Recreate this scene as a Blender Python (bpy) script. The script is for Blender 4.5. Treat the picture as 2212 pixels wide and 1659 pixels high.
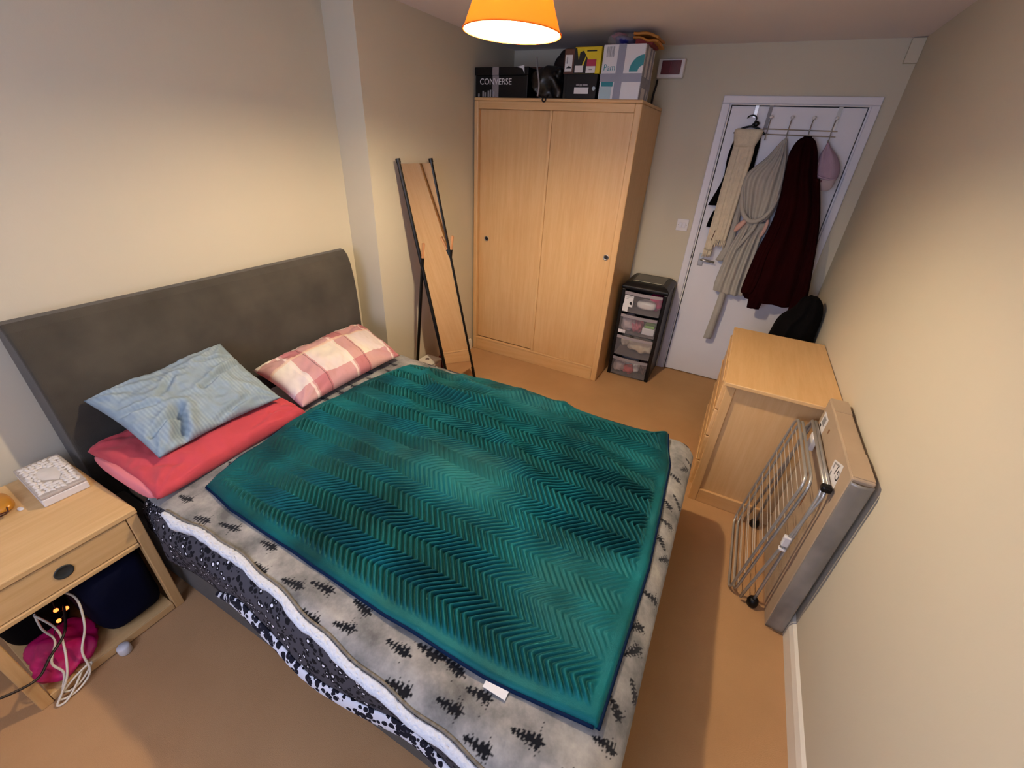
import bpy, bmesh, math, random
import numpy as np
from mathutils import Vector, Matrix, noise

random.seed(7)
rng = np.random.default_rng(7)
S = bpy.context.scene
COL = S.collection
for o in list(bpy.data.objects):
    bpy.data.objects.remove(o)

# ------------------------------------------------------------------ camera
cd = bpy.data.cameras.new('camera')
cam = bpy.data.objects.new('camera', cd)
COL.objects.link(cam)
RC = ((0.8840495615, 0.4644998292, 0.0519257295),      # right
      (0.2711277946, -0.4191550906, -0.8664864275),    # down
      (-0.3807178638, 0.7800954548, -0.4964926883))    # forward
m = Matrix.Identity(4)
for i in range(3):
    m[i][0] = RC[0][i]
    m[i][1] = -RC[1][i]
    m[i][2] = -RC[2][i]
m[0][3], m[1][3], m[2][3] = 1.958, -3.7017, 1.7017
cam.matrix_world = m
cd.sensor_fit = 'HORIZONTAL'
cd.sensor_width = 36.0
cd.lens = 912.84 / 2212 * 36.0
cd.clip_start = 0.02
S.camera = cam

# ------------------------------------------------------------------ world, light, exposure
w = bpy.data.worlds.new('daylight')
S.world = w
w.use_nodes = True
bg = w.node_tree.nodes['Background']
bg.inputs['Color'].default_value = (0.60, 0.69, 1.0, 1)
bg.inputs['Strength'].default_value = 7.0
pd = bpy.data.lights.new('window_portal', 'AREA')
pd.shape = 'RECTANGLE'; pd.size = 1.5; pd.size_y = 1.2
pd.cycles.is_portal = True
po = bpy.data.objects.new('window_portal', pd)
COL.objects.link(po)
po.location = (1.25, -4.68, 1.45)
po.rotation_euler = (math.radians(90), 0, 0)
S.view_settings.view_transform = 'Standard'
S.view_settings.look = 'None'
S.view_settings.gamma = 1.0
S.view_settings.use_curve_mapping = False
S.view_settings.exposure = 0.58
BULB = 1400.0

# ------------------------------------------------------------------ helpers
def lin(h):
    h = h.lstrip('#')
    c = [int(h[i:i + 2], 16) / 255 for i in (0, 2, 4)]
    return tuple(x / 12.92 if x <= 0.04045 else ((x + 0.055) / 1.055) ** 2.4 for x in c) + (1,)

class N:
    """small node builder"""
    def __init__(self, name):
        self.m = bpy.data.materials.new(name)
        self.m.use_nodes = True
        self.t = self.m.node_tree
        self.b = self.t.nodes['Principled BSDF']
        self.out = self.t.nodes['Material Output']
    def n(self, typ, **kw):
        nd = self.t.nodes.new(typ)
        for k, v in kw.items():
            if k.startswith('i_'):
                key = k[2:]
                key = int(key) if key.isdigit() else key.replace('_', ' ')
                self.put(nd.inputs[key], v)
            else:
                setattr(nd, k, v)
        return nd
    def put(self, sock, v):
        if isinstance(v, bpy.types.NodeSocket):
            self.t.links.new(v, sock)
        else:
            sock.default_value = v
    def math(self, op, a, b=0.0, c=0.0, clamp=False):
        nd = self.t.nodes.new('ShaderNodeMath')
        nd.operation = op; nd.use_clamp = clamp
        self.put(nd.inputs[0], a); self.put(nd.inputs[1], b); self.put(nd.inputs[2], c)
        return nd.outputs[0]
    def mix(self, f, a, b):
        nd = self.t.nodes.new('ShaderNodeMix')
        nd.data_type = 'RGBA'
        self.put(nd.inputs[0], f); self.put(nd.inputs[6], a); self.put(nd.inputs[7], b)
        return nd.outputs[2]
    def coord(self, kind='Object', scale=(1, 1, 1)):
        tc = self.n('ShaderNodeTexCoord')
        mp = self.n('ShaderNodeMapping')
        self.t.links.new(tc.outputs[kind], mp.inputs[0])
        mp.inputs['Scale'].default_value = scale
        return mp.outputs[0]
    def noise(self, vec, scale, detail=3, rough=0.55):
        nd = self.n('ShaderNodeTexNoise')
        self.t.links.new(vec, nd.inputs['Vector'])
        nd.inputs['Scale'].default_value = scale
        nd.inputs['Detail'].default_value = detail
        nd.inputs['Roughness'].default_value = rough
        return nd.outputs['Fac']
    def ramp(self, fac, stops):
        nd = self.n('ShaderNodeValToRGB')
        self.put(nd.inputs[0], fac)
        e = nd.color_ramp.elements
        e[0].position, e[0].color = stops[0]
        e[1].position, e[1].color = stops[1]
        for p, c in stops[2:]:
            q = e.new(p); q.color = c
        return nd.outputs[0]
    def bump(self, h, strength=0.2, dist=0.01):
        nd = self.n('ShaderNodeBump')
        nd.inputs['Strength'].default_value = strength
        nd.inputs['Distance'].default_value = dist
        self.put(nd.inputs['Height'], h)
        self.t.links.new(nd.outputs[0], self.b.inputs['Normal'])
    def base(self, c): self.put(self.b.inputs['Base Color'], c)
    def set(self, **kw):
        for k, v in kw.items():
            self.put(self.b.inputs[k.replace('_', ' ')], v)
        return self

def plain(name, col, rough=0.6, metal=0.0, var=0.12, vscale=9, bump=0.0, bscale=200, sheen=0.0, spec=0.5):
    k = N(name)
    c = lin(col)
    v = k.coord()
    f = k.noise(v, vscale)
    dk = tuple(x * (1 - var) for x in c[:3]) + (1,)
    lt = tuple(min(1, x * (1 + var)) for x in c[:3]) + (1,)
    k.base(k.ramp(f, [(0.3, dk), (0.7, lt)]))
    k.set(Roughness=rough, Metallic=metal)
    k.b.inputs['Specular IOR Level'].default_value = spec
    if sheen:
        k.b.inputs['Sheen Weight'].default_value = sheen
    if bump:
        k.bump(k.noise(v, bscale, 2), bump, 0.004)
    return k.m

def wood(name, c1, c2, scale, rough=0.42, blotch=0.0):
    k = N(name)
    v = k.coord('Object', scale)
    f1 = k.noise(v, 5.0, 6, 0.6)
    f2 = k.noise(v, 28.0, 3, 0.6)
    f = k.math('ADD', k.math('MULTIPLY', f1, 0.75), k.math('MULTIPLY', f2, 0.25))
    c = k.ramp(f, [(0.34, lin(c2)), (0.66, lin(c1))])
    if blotch:
        bl = k.noise(k.coord('Object', (1.0, 1.0, 0.55)), 3.1, 4)
        c = k.mix(k.math('MULTIPLY', k.ramp(bl, [(0.5, (0, 0, 0, 1)), (0.68, (1, 1, 1, 1))]), blotch), c, lin('c4955f'))
    k.base(c)
    k.set(Roughness=rough)
    k.bump(f2, 0.05, 0.002)
    return k.m

M = {}
M['wall'] = plain('wall_paint', 'c9c0ab', 0.85, var=0.015, vscale=1.5, bump=0.05, bscale=160, spec=0.2)
M['ceiling'] = plain('ceiling_paint', 'e6dedd', 0.9, var=0.015, vscale=1.5, bump=0.06, bscale=120, spec=0.1)
M['white'] = plain('white_gloss_paint', 'dddbe0', 0.4, var=0.02, vscale=2)
M['skirt'] = plain('skirting_paint', 'e2dccf', 0.45, var=0.03)
M['red_face'] = plain('dark_red_plastic', '5a1118', 0.35, var=0.15, vscale=30)
M['white_plastic'] = plain('white_plastic', 'dcd8d6', 0.35, var=0.03)
M['beech_v'] = wood('beech_upright_grain', 'd9b27f', 'cea26c', (9, 9, 0.55), blotch=0.35)
M['beech_x'] = wood('beech_cross_grain', 'd9b27f', 'cea26c', (0.6, 9, 9))
M['beech_y'] = wood('beech_depth_grain', 'dbb37e', 'd0a56e', (9, 0.6, 9))
M['oak_y'] = wood('pale_oak_depth_grain', 'd6b17c', 'caa26b', (9, 0.6, 9), 0.38)
M['oak_v'] = wood('pale_oak_upright_grain', 'd5af7a', 'c79d66', (9, 9, 0.6), 0.42)
M['black_plastic'] = plain('black_plastic', '080708', 0.42, var=0.1, spec=0.3)
M['black_matt'] = plain('matt_black', '0a0909', 0.75, var=0.15)
M['black_metal'] = plain('black_metal', '0b0908', 0.4, metal=0.3)
M['chrome'] = plain('brushed_steel_tube', 'b9b8b4', 0.3, metal=0.65, var=0.05)
M['wire'] = plain('thin_steel_wire', 'd2ccc2', 0.35, metal=0.4, var=0.05)
M['dark_felt'] = plain('charcoal_upholstery', '423e37', 0.95, var=0.22, vscale=5, bump=0.25, bscale=420, sheen=0.25, spec=0.1)
M['card'] = plain('brown_cardboard', 'a8937b', 0.75, var=0.06, vscale=6)
M['grey_tape'] = plain('grey_duct_tape', '888b9c', 0.45, var=0.06)
M['mattress'] = plain('mattress_ticking', 'cfcac4', 0.9)
M['coral'] = plain('coral_cotton', 'bb464e', 0.85, var=0.06, vscale=5, bump=0.15, bscale=60, sheen=0.1, spec=0.15)
M['coral_pale'] = plain('faded_coral_cotton', 'd87c80', 0.85, var=0.05, vscale=5, spec=0.15)
M['cream_knit'] = plain('cream_knit', 'd3c6ac', 0.95, var=0.08, vscale=40, bump=0.4, bscale=160, spec=0.1)
M['grey_robe'] = plain('pale_grey_fleece', 'aba69c', 0.95, var=0.07, vscale=12, bump=0.4, bscale=260, sheen=0.2, spec=0.05)
M['maroon'] = plain('dark_maroon_cotton', '1c0305', 0.95, var=0.15, vscale=8, bump=0.2, bscale=300, spec=0.05)
M['black_cloth'] = plain('black_cloth', '070607', 0.95, var=0.15, spec=0.08)
M['navy'] = plain('navy_cloth', '070a20', 0.9, var=0.15, spec=0.1)
M['lilac'] = plain('dusty_lilac_cotton', 'a68f9f', 0.9, var=0.06, vscale=20, bump=0.2, bscale=300, spec=0.1)
M['lilac_pale'] = plain('pale_pink_cotton', 'b3a2a4', 0.9, var=0.04, spec=0.1)
M['pink_fleece'] = plain('peach_pink_fleece', 'cfa79a', 0.95, var=0.05, spec=0.1)
M['magenta'] = plain('magenta_plastic_bag', 'b3125c', 0.4, var=0.2, vscale=15)
M['cable_white'] = plain('white_cable_rubber', 'd9d0bf', 0.5)
M['cable_dark'] = plain('dark_cable_rubber', '1c100d', 0.5)
M['yellow'] = plain('yellow_card', 'd9c005', 0.5, var=0.05)
M['teal'] = plain('teal_print', '0e7c88', 0.5, var=0.03)
M['teal_pale'] = plain('pale_teal_print', 'a4bcc4', 0.5, var=0.05)
M['white_card'] = plain('white_card', 'd6d5d8', 0.5, var=0.02)
M['label'] = plain('white_paper_label', 'd9d7d8', 0.6, var=0.02)
M['grey_print'] = plain('grey_print', '8a898c', 0.6)
M['pink_print'] = plain('crimson_print', 'a32a48', 0.6)
M['black_print'] = plain('black_print', '101010', 0.6)
M['brown_stain'] = plain('brown_stain', '7d5334', 0.7)
M['red_cloth'] = plain('dark_red_cloth', '76161a', 0.7, var=0.12)
M['amber'] = plain('amber_plastic', 'c08020', 0.3, var=0.2)
M['tortoise'] = plain('brown_acetate', '4a1a0c', 0.2, var=0.4, vscale=60)
M['green_plastic'] = plain('lime_green_packet', '7fb254', 0.4)
M['brown_paper'] = plain('orange_brown_paper', 'b0742c', 0.6, var=0.15, vscale=14)
M['blue_pack'] = plain('deep_blue_packet', '2a2d78', 0.35, var=0.3, vscale=22)
M['pink_pack'] = plain('rose_packet', 'a24a5c', 0.4, var=0.25, vscale=25)
M['wood_peg'] = plain('bare_wood_peg', 'b98256', 0.5, var=0.1)
M['silver'] = plain('satin_nickel', 'b4b0aa', 0.3, metal=0.9)
M['stone'] = plain('white_carved_resin', 'd8d2cb', 0.55, var=0.05, vscale=30)
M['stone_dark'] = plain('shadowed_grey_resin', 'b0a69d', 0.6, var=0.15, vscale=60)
M['bag_black'] = plain('black_polythene', '09080a', 0.36, var=0.2, bump=0.5, bscale=22)
M['rust_card'] = plain('rust_brown_card', '5b382c', 0.7, var=0.15)

def k_clear(name, tint, amt, rough=0.25):
    k = N(name)
    k.base(lin(tint)); k.set(Roughness=rough)
    tr = k.n('ShaderNodeBsdfTransparent')
    mx = k.n('ShaderNodeMixShader')
    mx.inputs[0].default_value = amt
    k.t.links.new(tr.outputs[0], mx.inputs[1])
    k.t.links.new(k.b.outputs[0], mx.inputs[2])
    k.t.links.new(mx.outputs[0], k.out.inputs[0])
    return k.m
M['clear'] = k_clear('frosted_clear_plastic', 'b9b2b6', 0.13)
M['clear_lip'] = k_clear('frosted_lip_plastic', 'a59ca2', 0.75)
M['polybag'] = k_clear('clear_polythene', 'c9bfc0', 0.28, 0.15)
M['poly_grey'] = plain('grey_polythene_wrap', '857f77', 0.24, var=0.3, vscale=5, bump=0.9, bscale=9)
M['lens'] = k_clear('spectacle_lens', 'e8e0d8', 0.12, 0.05)

def k_glass():
    k = N('window_glass')
    k.base((1, 1, 1, 1)); k.set(Roughness=0.02)
    tr = k.n('ShaderNodeBsdfTransparent')
    mx = k.n('ShaderNodeMixShader'); mx.inputs[0].default_value = 0.06
    k.t.links.new(tr.outputs[0], mx.inputs[1]); k.t.links.new(k.b.outputs[0], mx.inputs[2])
    k.t.links.new(mx.outputs[0], k.out.inputs[0])
    return k.m
M['glass'] = k_glass()

def k_mirror():
    k = N('mirror_glass')
    k.base((0.98, 0.97, 0.96, 1)); k.set(Metallic=1.0, Roughness=0.015)
    return k.m
M['mirror'] = k_mirror()

def k_emit(name, col, strength):
    k = N(name)
    k.base((0, 0, 0, 1))
    k.b.inputs['Emission Color'].default_value = col
    k.b.inputs['Emission Strength'].default_value = strength
    return k.m
M['bulb'] = k_emit('bulb_glow', (1.0, 0.79, 0.53, 1), BULB)
M['fairy'] = k_emit('amber_fairy_light', (1.0, 0.16, 0.03, 1), 3.0)

def k_shade():
    k = N('orange_lamp_shade_fabric')
    d = k.n('ShaderNodeBsdfDiffuse'); d.inputs[0].default_value = lin('d4772a')
    t = k.n('ShaderNodeBsdfTranslucent'); t.inputs[0].default_value = lin('d97a2a')
    mx = k.n('ShaderNodeMixShader'); mx.inputs[0].default_value = 0.26
    k.t.links.new(d.outputs[0], mx.inputs[1]); k.t.links.new(t.outputs[0], mx.inputs[2])
    k.t.links.new(mx.outputs[0], k.out.inputs[0])
    return k.m
M['shade'] = k_shade()
def k_lining():
    k = N('white_shade_lining')
    d = k.n('ShaderNodeBsdfDiffuse'); d.inputs[0].default_value = lin('fbf4e8')
    t = k.n('ShaderNodeBsdfTranslucent'); t.inputs[0].default_value = lin('f0dcc0')
    mx = k.n('ShaderNodeMixShader'); mx.inputs[0].default_value = 0.42
    k.t.links.new(d.outputs[0], mx.inputs[1]); k.t.links.new(t.outputs[0], mx.inputs[2])
    k.t.links.new(mx.outputs[0], k.out.inputs[0])
    return k.m
M['lining'] = k_lining()

def k_carpet():
    k = N('tan_loop_carpet')
    v = k.coord('Object', (1, 1, 1))
    f = k.noise(v, 3.0, 4)
    g = k.noise(k.coord('Object', (140, 420, 1)), 1.0, 3)
    h = k.noise(v, 520, 2)
    c = k.ramp(f, [(0.3, lin('b28a62')), (0.7, lin('be966c'))])
    c = k.mix(k.math('MULTIPLY', g, 0.35), c, lin('9f7850'))
    k.base(c); k.set(Roughness=0.95)
    k.b.inputs['Specular IOR Level'].default_value = 0.1
    k.bump(k.math('ADD', k.math('MULTIPLY', g, 0.7), h), 0.35, 0.0025)
    return k.m
M['carpet'] = k_carpet()

def k_throw():
    k = N('emerald_velvet_throw')
    v = k.coord('Object')
    f = k.noise(v, 3.6, 4)
    c = k.ramp(f, [(0.34, lin('032c32')), (0.68, lin('0a5a60'))])
    at = k.n('ShaderNodeAttribute'); at.attribute_name = 'groove_shade'      # grooves painted darker: cavity shade put into the base colour
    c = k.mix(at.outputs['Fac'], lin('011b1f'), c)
    k.base(c); k.set(Roughness=0.55)
    k.b.inputs['Sheen Weight'].default_value = 0.5
    k.b.inputs['Sheen Roughness'].default_value = 0.3
    k.b.inputs['Sheen Tint'].default_value = lin('4fc6c0')
    k.b.inputs['Specular IOR Level'].default_value = 0.5
    k.b.inputs['Specular Tint'].default_value = lin('7fe0d8')
    k.bump(k.noise(v, 300, 2), 0.25, 0.003)
    return k.m
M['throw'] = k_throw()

def k_leopard(name, ground, ring, centre, light):
    k = N(name)
    v = k.coord('UV', (1, 1, 1))
    dn = k.n('ShaderNodeTexNoise'); k.t.links.new(v, dn.inputs[0]); dn.inputs['Scale'].default_value = 55
    va = k.n('ShaderNodeVectorMath', operation='MULTIPLY_ADD')
    k.t.links.new(dn.outputs['Color'], va.inputs[0]); va.inputs[1].default_value = (0.010, 0.010, 0)
    k.t.links.new(v, va.inputs[2])
    vo = k.n('ShaderNodeTexVoronoi'); k.t.links.new(va.outputs[0], vo.inputs['Vector'])
    vo.inputs['Scale'].default_value = 56 if not light else 52
    vo.inputs['Randomness'].default_value = 0.9
    dist = vo.outputs['Distance']
    rnd = k.n('ShaderNodeSeparateColor'); k.t.links.new(vo.outputs['Color'], rnd.inputs[0])
    rad = k.math('MULTIPLY_ADD', rnd.outputs[0], 0.22, 0.10)
    if light:
        rim = k.math('LESS_THAN', dist, k.math('ADD', rad, 0.36))
        core = k.math('LESS_THAN', dist, k.math('SUBTRACT', rad, 0.08))
        c = k.mix(rim, lin(ground), lin(ring))
        c = k.mix(core, c, lin(centre))
    else:
        rim = k.math('LESS_THAN', dist, k.math('ADD', rad, 0.26))
        core = k.math('LESS_THAN', dist, k.math('MULTIPLY', rad, k.math('GREATER_THAN', rnd.outputs[1], 0.42)))
        c = k.mix(rim, lin(ground), lin(ring))
        c = k.mix(core, c, lin(centre))
    k.base(c); k.set(Roughness=0.85)
    k.b.inputs['Specular IOR Level'].default_value = 0.15
    return k.m
M['leopard'] = k_leopard('charcoal_leopard_print', '4a474c', '19181c', 'e8e6ea', False)
M['leopard_light'] = k_leopard('white_leopard_print', 'd9dae2', '1c1c26', '46444e', True)

def k_fleece():
    k = N('grey_tree_print_fleece')
    at = k.n('ShaderNodeAttribute'); at.attribute_name = 'print'
    v = k.coord('Object')
    f = k.noise(v, 7.0, 5, 0.65)
    c = k.ramp(f, [(0.33, lin('595957')), (0.5, lin('868480')), (0.68, lin('aaa59c'))])
    c = k.mix(at.outputs['Fac'], c, lin('0b0c12'))
    k.base(c); k.set(Roughness=0.95)
    k.b.inputs['Sheen Weight'].default_value = 0.2
    k.b.inputs['Specular IOR Level'].default_value = 0.1
    k.bump(k.noise(v, 350, 2), 0.2, 0.003)
    return k.m
M['fleece'] = k_fleece()
M['throw_hem'] = plain('deep_blue_green_hem', '041a38', 0.8, var=0.1, spec=0.1)
M['sherpa'] = plain('white_sherpa_pile', 'cdd0d6', 0.95, var=0.08, vscale=90, bump=0.55, bscale=170, sheen=0.2, spec=0.05)
M['braid'] = plain('taupe_stitched_hem', '6e675c', 0.9, var=0.3, vscale=90)

def k_blue():
    k = N('pale_blue_striped_cotton')
    v = k.coord('UV')
    sp = k.n('ShaderNodeSeparateXYZ'); k.t.links.new(v, sp.inputs[0])
    s = k.math('SINE', k.math('MULTIPLY', sp.outputs[0], 2 * math.pi / 0.014))
    g = k.noise(k.coord('Object'), 9, 3)
    msk = k.ramp(g, [(0.4, (0, 0, 0, 1)), (0.6, (1, 1, 1, 1))])
    s = k.math('MULTIPLY', k.math('MULTIPLY_ADD', s, 0.5, 0.5), msk)
    k.base(k.mix(s, lin('8697a1'), lin('95a5ad'))); k.set(Roughness=0.8)
    k.b.inputs['Specular IOR Level'].default_value = 0.2
    k.bump(k.noise(k.coord('Object'), 30, 3), 0.25, 0.006)
    return k.m
M['blue'] = k_blue()

def k_plaid():
    k = N('rose_plaid_cotton')
    v = k.coord('UV')
    sp = k.n('ShaderNodeSeparateXYZ'); k.t.links.new(v, sp.inputs[0])
    def band(x, off, per, wd):
        f = k.math('FRACT', k.math('DIVIDE', k.math('ADD', x, off), per))
        return k.math('LESS_THAN', f, wd / per)
    X, Y = sp.outputs[0], sp.outputs[1]
    c = lin('e2d6c0')
    g = k.noise(k.coord('Object'), 3.5, 2)
    c = k.mix(k.ramp(g, [(0.42, (0, 0, 0, 1)), (0.6, (0.6, 0.6, 0.6, 1))]), lin('e4dac6'), lin('d6c4cc'))
    rose = lin('b05a66')
    mx = band(X, 0.16, 0.29, 0.088)
    my = band(Y, 0.25, 0.28, 0.092)
    c = k.mix(k.math('MULTIPLY', mx, 0.62), c, rose)
    c = k.mix(k.math('MULTIPLY', my, 0.62), c, rose)
    c = k.mix(k.math('MULTIPLY', band(X, 0.185, 0.29, 0.014), 0.75), c, lin('ead9cf'))
    c = k.mix(k.math('MULTIPLY', band(X, 0.085, 0.29, 0.005), 0.6), c, lin('5a4040'))
    c = k.mix(k.math('MULTIPLY', band(Y, 0.165, 0.28, 0.016), 0.7), c, lin('e0bfa4'))
    k.base(c); k.set(Roughness=0.85)
    k.b.inputs['Specular IOR Level'].default_value = 0.15
    k.bump(k.noise(k.coord('Object'), 22, 3), 0.15, 0.006)
    return k.m
M['plaid'] = k_plaid()

# ---------------------------------------------------------------- object helpers
ORG = {}
def thing(name, label, cat, loc, group=None):
    o = bpy.data.objects.new(name, None)
    COL.objects.link(o)
    o.location = loc
    o.empty_display_size = 0.05
    o['label'] = label; o['category'] = cat
    if group: o['group'] = group
    ORG[o.name] = Vector(loc)
    return o
def tag(o, label, cat, group=None):
    o['label'] = label; o['category'] = cat
    if group: o['group'] = group
    return o
def link_mesh(name, me, mat, parent=None, loc=None, smooth=False):
    o = bpy.data.objects.new(name, me)
    COL.objects.link(o)
    if parent is not None:
        off = ORG[parent.name]
        o.parent = parent
        ORG[o.name] = off
    else:
        if loc is None:
            n = len(me.vertices)
            co = np.empty(n * 3); me.vertices.foreach_get('co', co); co = co.reshape(-1, 3)
            loc = ((co[:, 0].min() + co[:, 0].max()) / 2, (co[:, 1].min() + co[:, 1].max()) / 2, co[:, 2].min())
        off = Vector(loc)
        o.location = off
        ORG[o.name] = off
    me.transform(Matrix.Translation(-off))
    if mat is not None:
        for q in (mat if isinstance(mat, (list, tuple)) else [mat]):
            me.materials.append(q)
    if smooth:
        me.polygons.foreach_set('use_smooth', [True] * len(me.polygons))
    me.update()
    return o
def obj(name, bm, mat, parent=None, bevel=0.0, smooth=False, seg=2):
    bmesh.ops.recalc_face_normals(bm, faces=bm.faces)
    me = bpy.data.meshes.new(name)
    bm.to_mesh(me); bm.free()
    o = link_mesh(name, me, mat, parent, smooth=smooth)
    if bevel:
        md = o.modifiers.new('bevel', 'BEVEL')
        md.width = bevel; md.segments = seg; md.limit_method = 'ANGLE'; md.angle_limit = math.radians(40)
    return o
def struct(o):
    o['kind'] = 'structure'
    return o
def B(*boxes, xf=None):
    bm = bmesh.new()
    for (x0, y0, z0, x1, y1, z1) in boxes:
        vs = [bm.verts.new((x, y, z)) for x in (x0, x1) for y in (y0, y1) for z in (z0, z1)]
        for f in ((0, 1, 3, 2), (4, 6, 7, 5), (0, 4, 5, 1), (2, 3, 7, 6), (0, 2, 6, 4), (1, 5, 7, 3)):
            bm.faces.new([vs[i] for i in f])
    if xf is not None:
        bmesh.ops.transform(bm, matrix=xf, verts=bm.verts)
    return bm
def tube_into(bm, path, r, n=8, closed=False, caps=True):
    P = [Vector(p) for p in path]
    rs = r if isinstance(r, (list, tuple)) else [r] * len(P)
    rings = []
    up = None
    L = len(P)
    for i, p in enumerate(P):
        if closed:
            d = (P[(i + 1) % L] - P[i - 1])
        else:
            d = P[min(i + 1, L - 1)] - P[max(i - 1, 0)]
        d.normalize()
        if up is None:
            up = d.orthogonal().normalized()
        else:
            up = (up - d * up.dot(d))
            if up.length < 1e-6: up = d.orthogonal()
            up.normalize()
        q = d.cross(up)
        rings.append([bm.verts.new(p + (up * math.cos(a) + q * math.sin(a)) * rs[i]) for a in [2 * math.pi * k / n for k in range(n)]])
    cnt = L if closed else L - 1
    for i in range(cnt):
        a, b = rings[i], rings[(i + 1) % L]
        for k in range(n):
            bm.faces.new((a[k], a[(k + 1) % n], b[(k + 1) % n], b[k]))
    if not closed and caps:
        bm.faces.new(rings[0][::-1]); bm.faces.new(rings[-1])
    return bm
def T(path, r, n=8, closed=False):
    return tube_into(bmesh.new(), path, r, n, closed)
def smoothpath(pts, n=6, closed=False):
    """Catmull-Rom"""
    P = [np.array(p, float) for p in pts]
    out = []
    L = len(P)
    rngi = range(L if closed else L - 1)
    for i in rngi:
        if closed:
            p0, p1, p2, p3 = P[i - 1], P[i], P[(i + 1) % L], P[(i + 2) % L]
        else:
            p0, p1, p2, p3 = P[max(i - 1, 0)], P[i], P[i + 1], P[min(i + 2, L - 1)]
        for k in range(n):
            t = k / n
            out.append(tuple(0.5 * ((2 * p1) + (-p0 + p2) * t + (2 * p0 - 5 * p1 + 4 * p2 - p3) * t * t + (-p0 + 3 * p1 - 3 * p2 + p3) * t ** 3)))
    if not closed: out.append(tuple(P[-1]))
    return out
def lathe(profile, center, n=24, caps=True):
    bm = bmesh.new()
    rings = []
    for r, z in profile:
        rings.append([bm.verts.new((center[0] + r * math.cos(a), center[1] + r * math.sin(a), center[2] + z)) for a in [2 * math.pi * k / n for k in range(n)]])
    for a, b in zip(rings, rings[1:]):
        for k in range(n):
            bm.faces.new((a[k], a[(k + 1) % n], b[(k + 1) % n], b[k]))
    if caps:
        bm.faces.new(rings[0][::-1]); bm.faces.new(rings[-1])
    return bm
def prism(poly, axis, a, b):
    """extrude 2D polygon (in the two other axes, in xyz order) along axis between a and b"""
    bm = bmesh.new()
    def mk(p, t):
        q = list(p); q.insert(axis, t); return bm.verts.new(q)
    A = [mk(p, a) for p in poly]; Bv = [mk(p, b) for p in poly]
    n = len(poly)
    bm.faces.new(A); bm.faces.new(Bv[::-1])
    for i in range(n):
        bm.faces.new((A[i], Bv[i], Bv[(i + 1) % n], A[(i + 1) % n]))
    return bm
def grid_mesh(name, co, uv=None, attr=None, closed_u=False):
    """co: (nu, nv, 3) -> quad mesh"""
    nu, nv = co.shape[:2]
    me = bpy.data.meshes.new(name)
    idx = np.arange(nu * nv).reshape(nu, nv)
    if closed_u:
        a = idx; b = np.roll(idx, -1, axis=0)
        q = np.stack([a[:, :-1], b[:, :-1], b[:, 1:], a[:, 1:]], -1).reshape(-1, 4)
    else:
        q = np.stack([idx[:-1, :-1], idx[1:, :-1], idx[1:, 1:], idx[:-1, 1:]], -1).reshape(-1, 4)
    me.vertices.add(nu * nv)
    me.vertices.foreach_set('co', co.reshape(-1).astype(np.float32))
    me.loops.add(q.size)
    me.loops.foreach_set('vertex_index', q.reshape(-1).astype(np.int32))
    me.polygons.add(len(q))
    me.polygons.foreach_set('loop_start', np.arange(0, q.size, 4, dtype=np.int32))
    me.polygons.foreach_set('loop_total', np.full(len(q), 4, dtype=np.int32))
    me.update(calc_edges=True)
    if uv is not None:
        ul = me.uv_layers.new(name='UVMap')
        ul.data.foreach_set('uv', uv.reshape(-1, 2)[q.reshape(-1)].reshape(-1).astype(np.float32))
    if attr is not None:
        for nm, arr in attr.items():
            at = me.attributes.new(nm, 'FLOAT', 'POINT')
            at.data.foreach_set('value', arr.reshape(-1).astype(np.float32))
    return me
def solid(o, t, off=-1.0):
    md = o.modifiers.new('solid', 'SOLIDIFY')
    md.thickness = t; md.offset = off
    return o
def sst(x, a, b):
    t = np.clip((x - a) / (b - a), 0, 1)
    return t * t * (3 - 2 * t)
def wob(x, y, seed=0, f=1.0):
    """cheap smooth 2D noise from sines, about -1..1"""
    r = np.random.default_rng(seed)
    out = np.zeros(np.broadcast(x, y).shape)
    for _ in range(7):
        a = r.uniform(0, 2 * math.pi); k = f * r.uniform(0.6, 1.9); p = r.uniform(0, 6.28)
        out = out + np.sin(k * (x * math.cos(a) + y * math.sin(a)) + p)
    return out / 3.2
def text(name, s, size, mat, parent, origin, xdir, ydir, depth=0.0004, align='LEFT'):
    cu = bpy.data.curves.new(name, 'FONT')
    cu.body = s; cu.size = size; cu.extrude = depth; cu.align_x = align
    cu.resolution_u = 3
    ob = bpy.data.objects.new(name, cu)
    COL.objects.link(ob)
    dg = bpy.context.evaluated_depsgraph_get()
    me = bpy.data.meshes.new_from_object(ob.evaluated_get(dg))
    bpy.data.objects.remove(ob)
    x = Vector(xdir).normalized(); y = Vector(ydir).normalized(); z = x.cross(y)
    mt = Matrix((x, y, z)).transposed().to_4x4()
    mt.translation = Vector(origin)
    me.transform(mt)
    me.materials.clear()
    return link_mesh(name, me, mat, parent)
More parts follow.
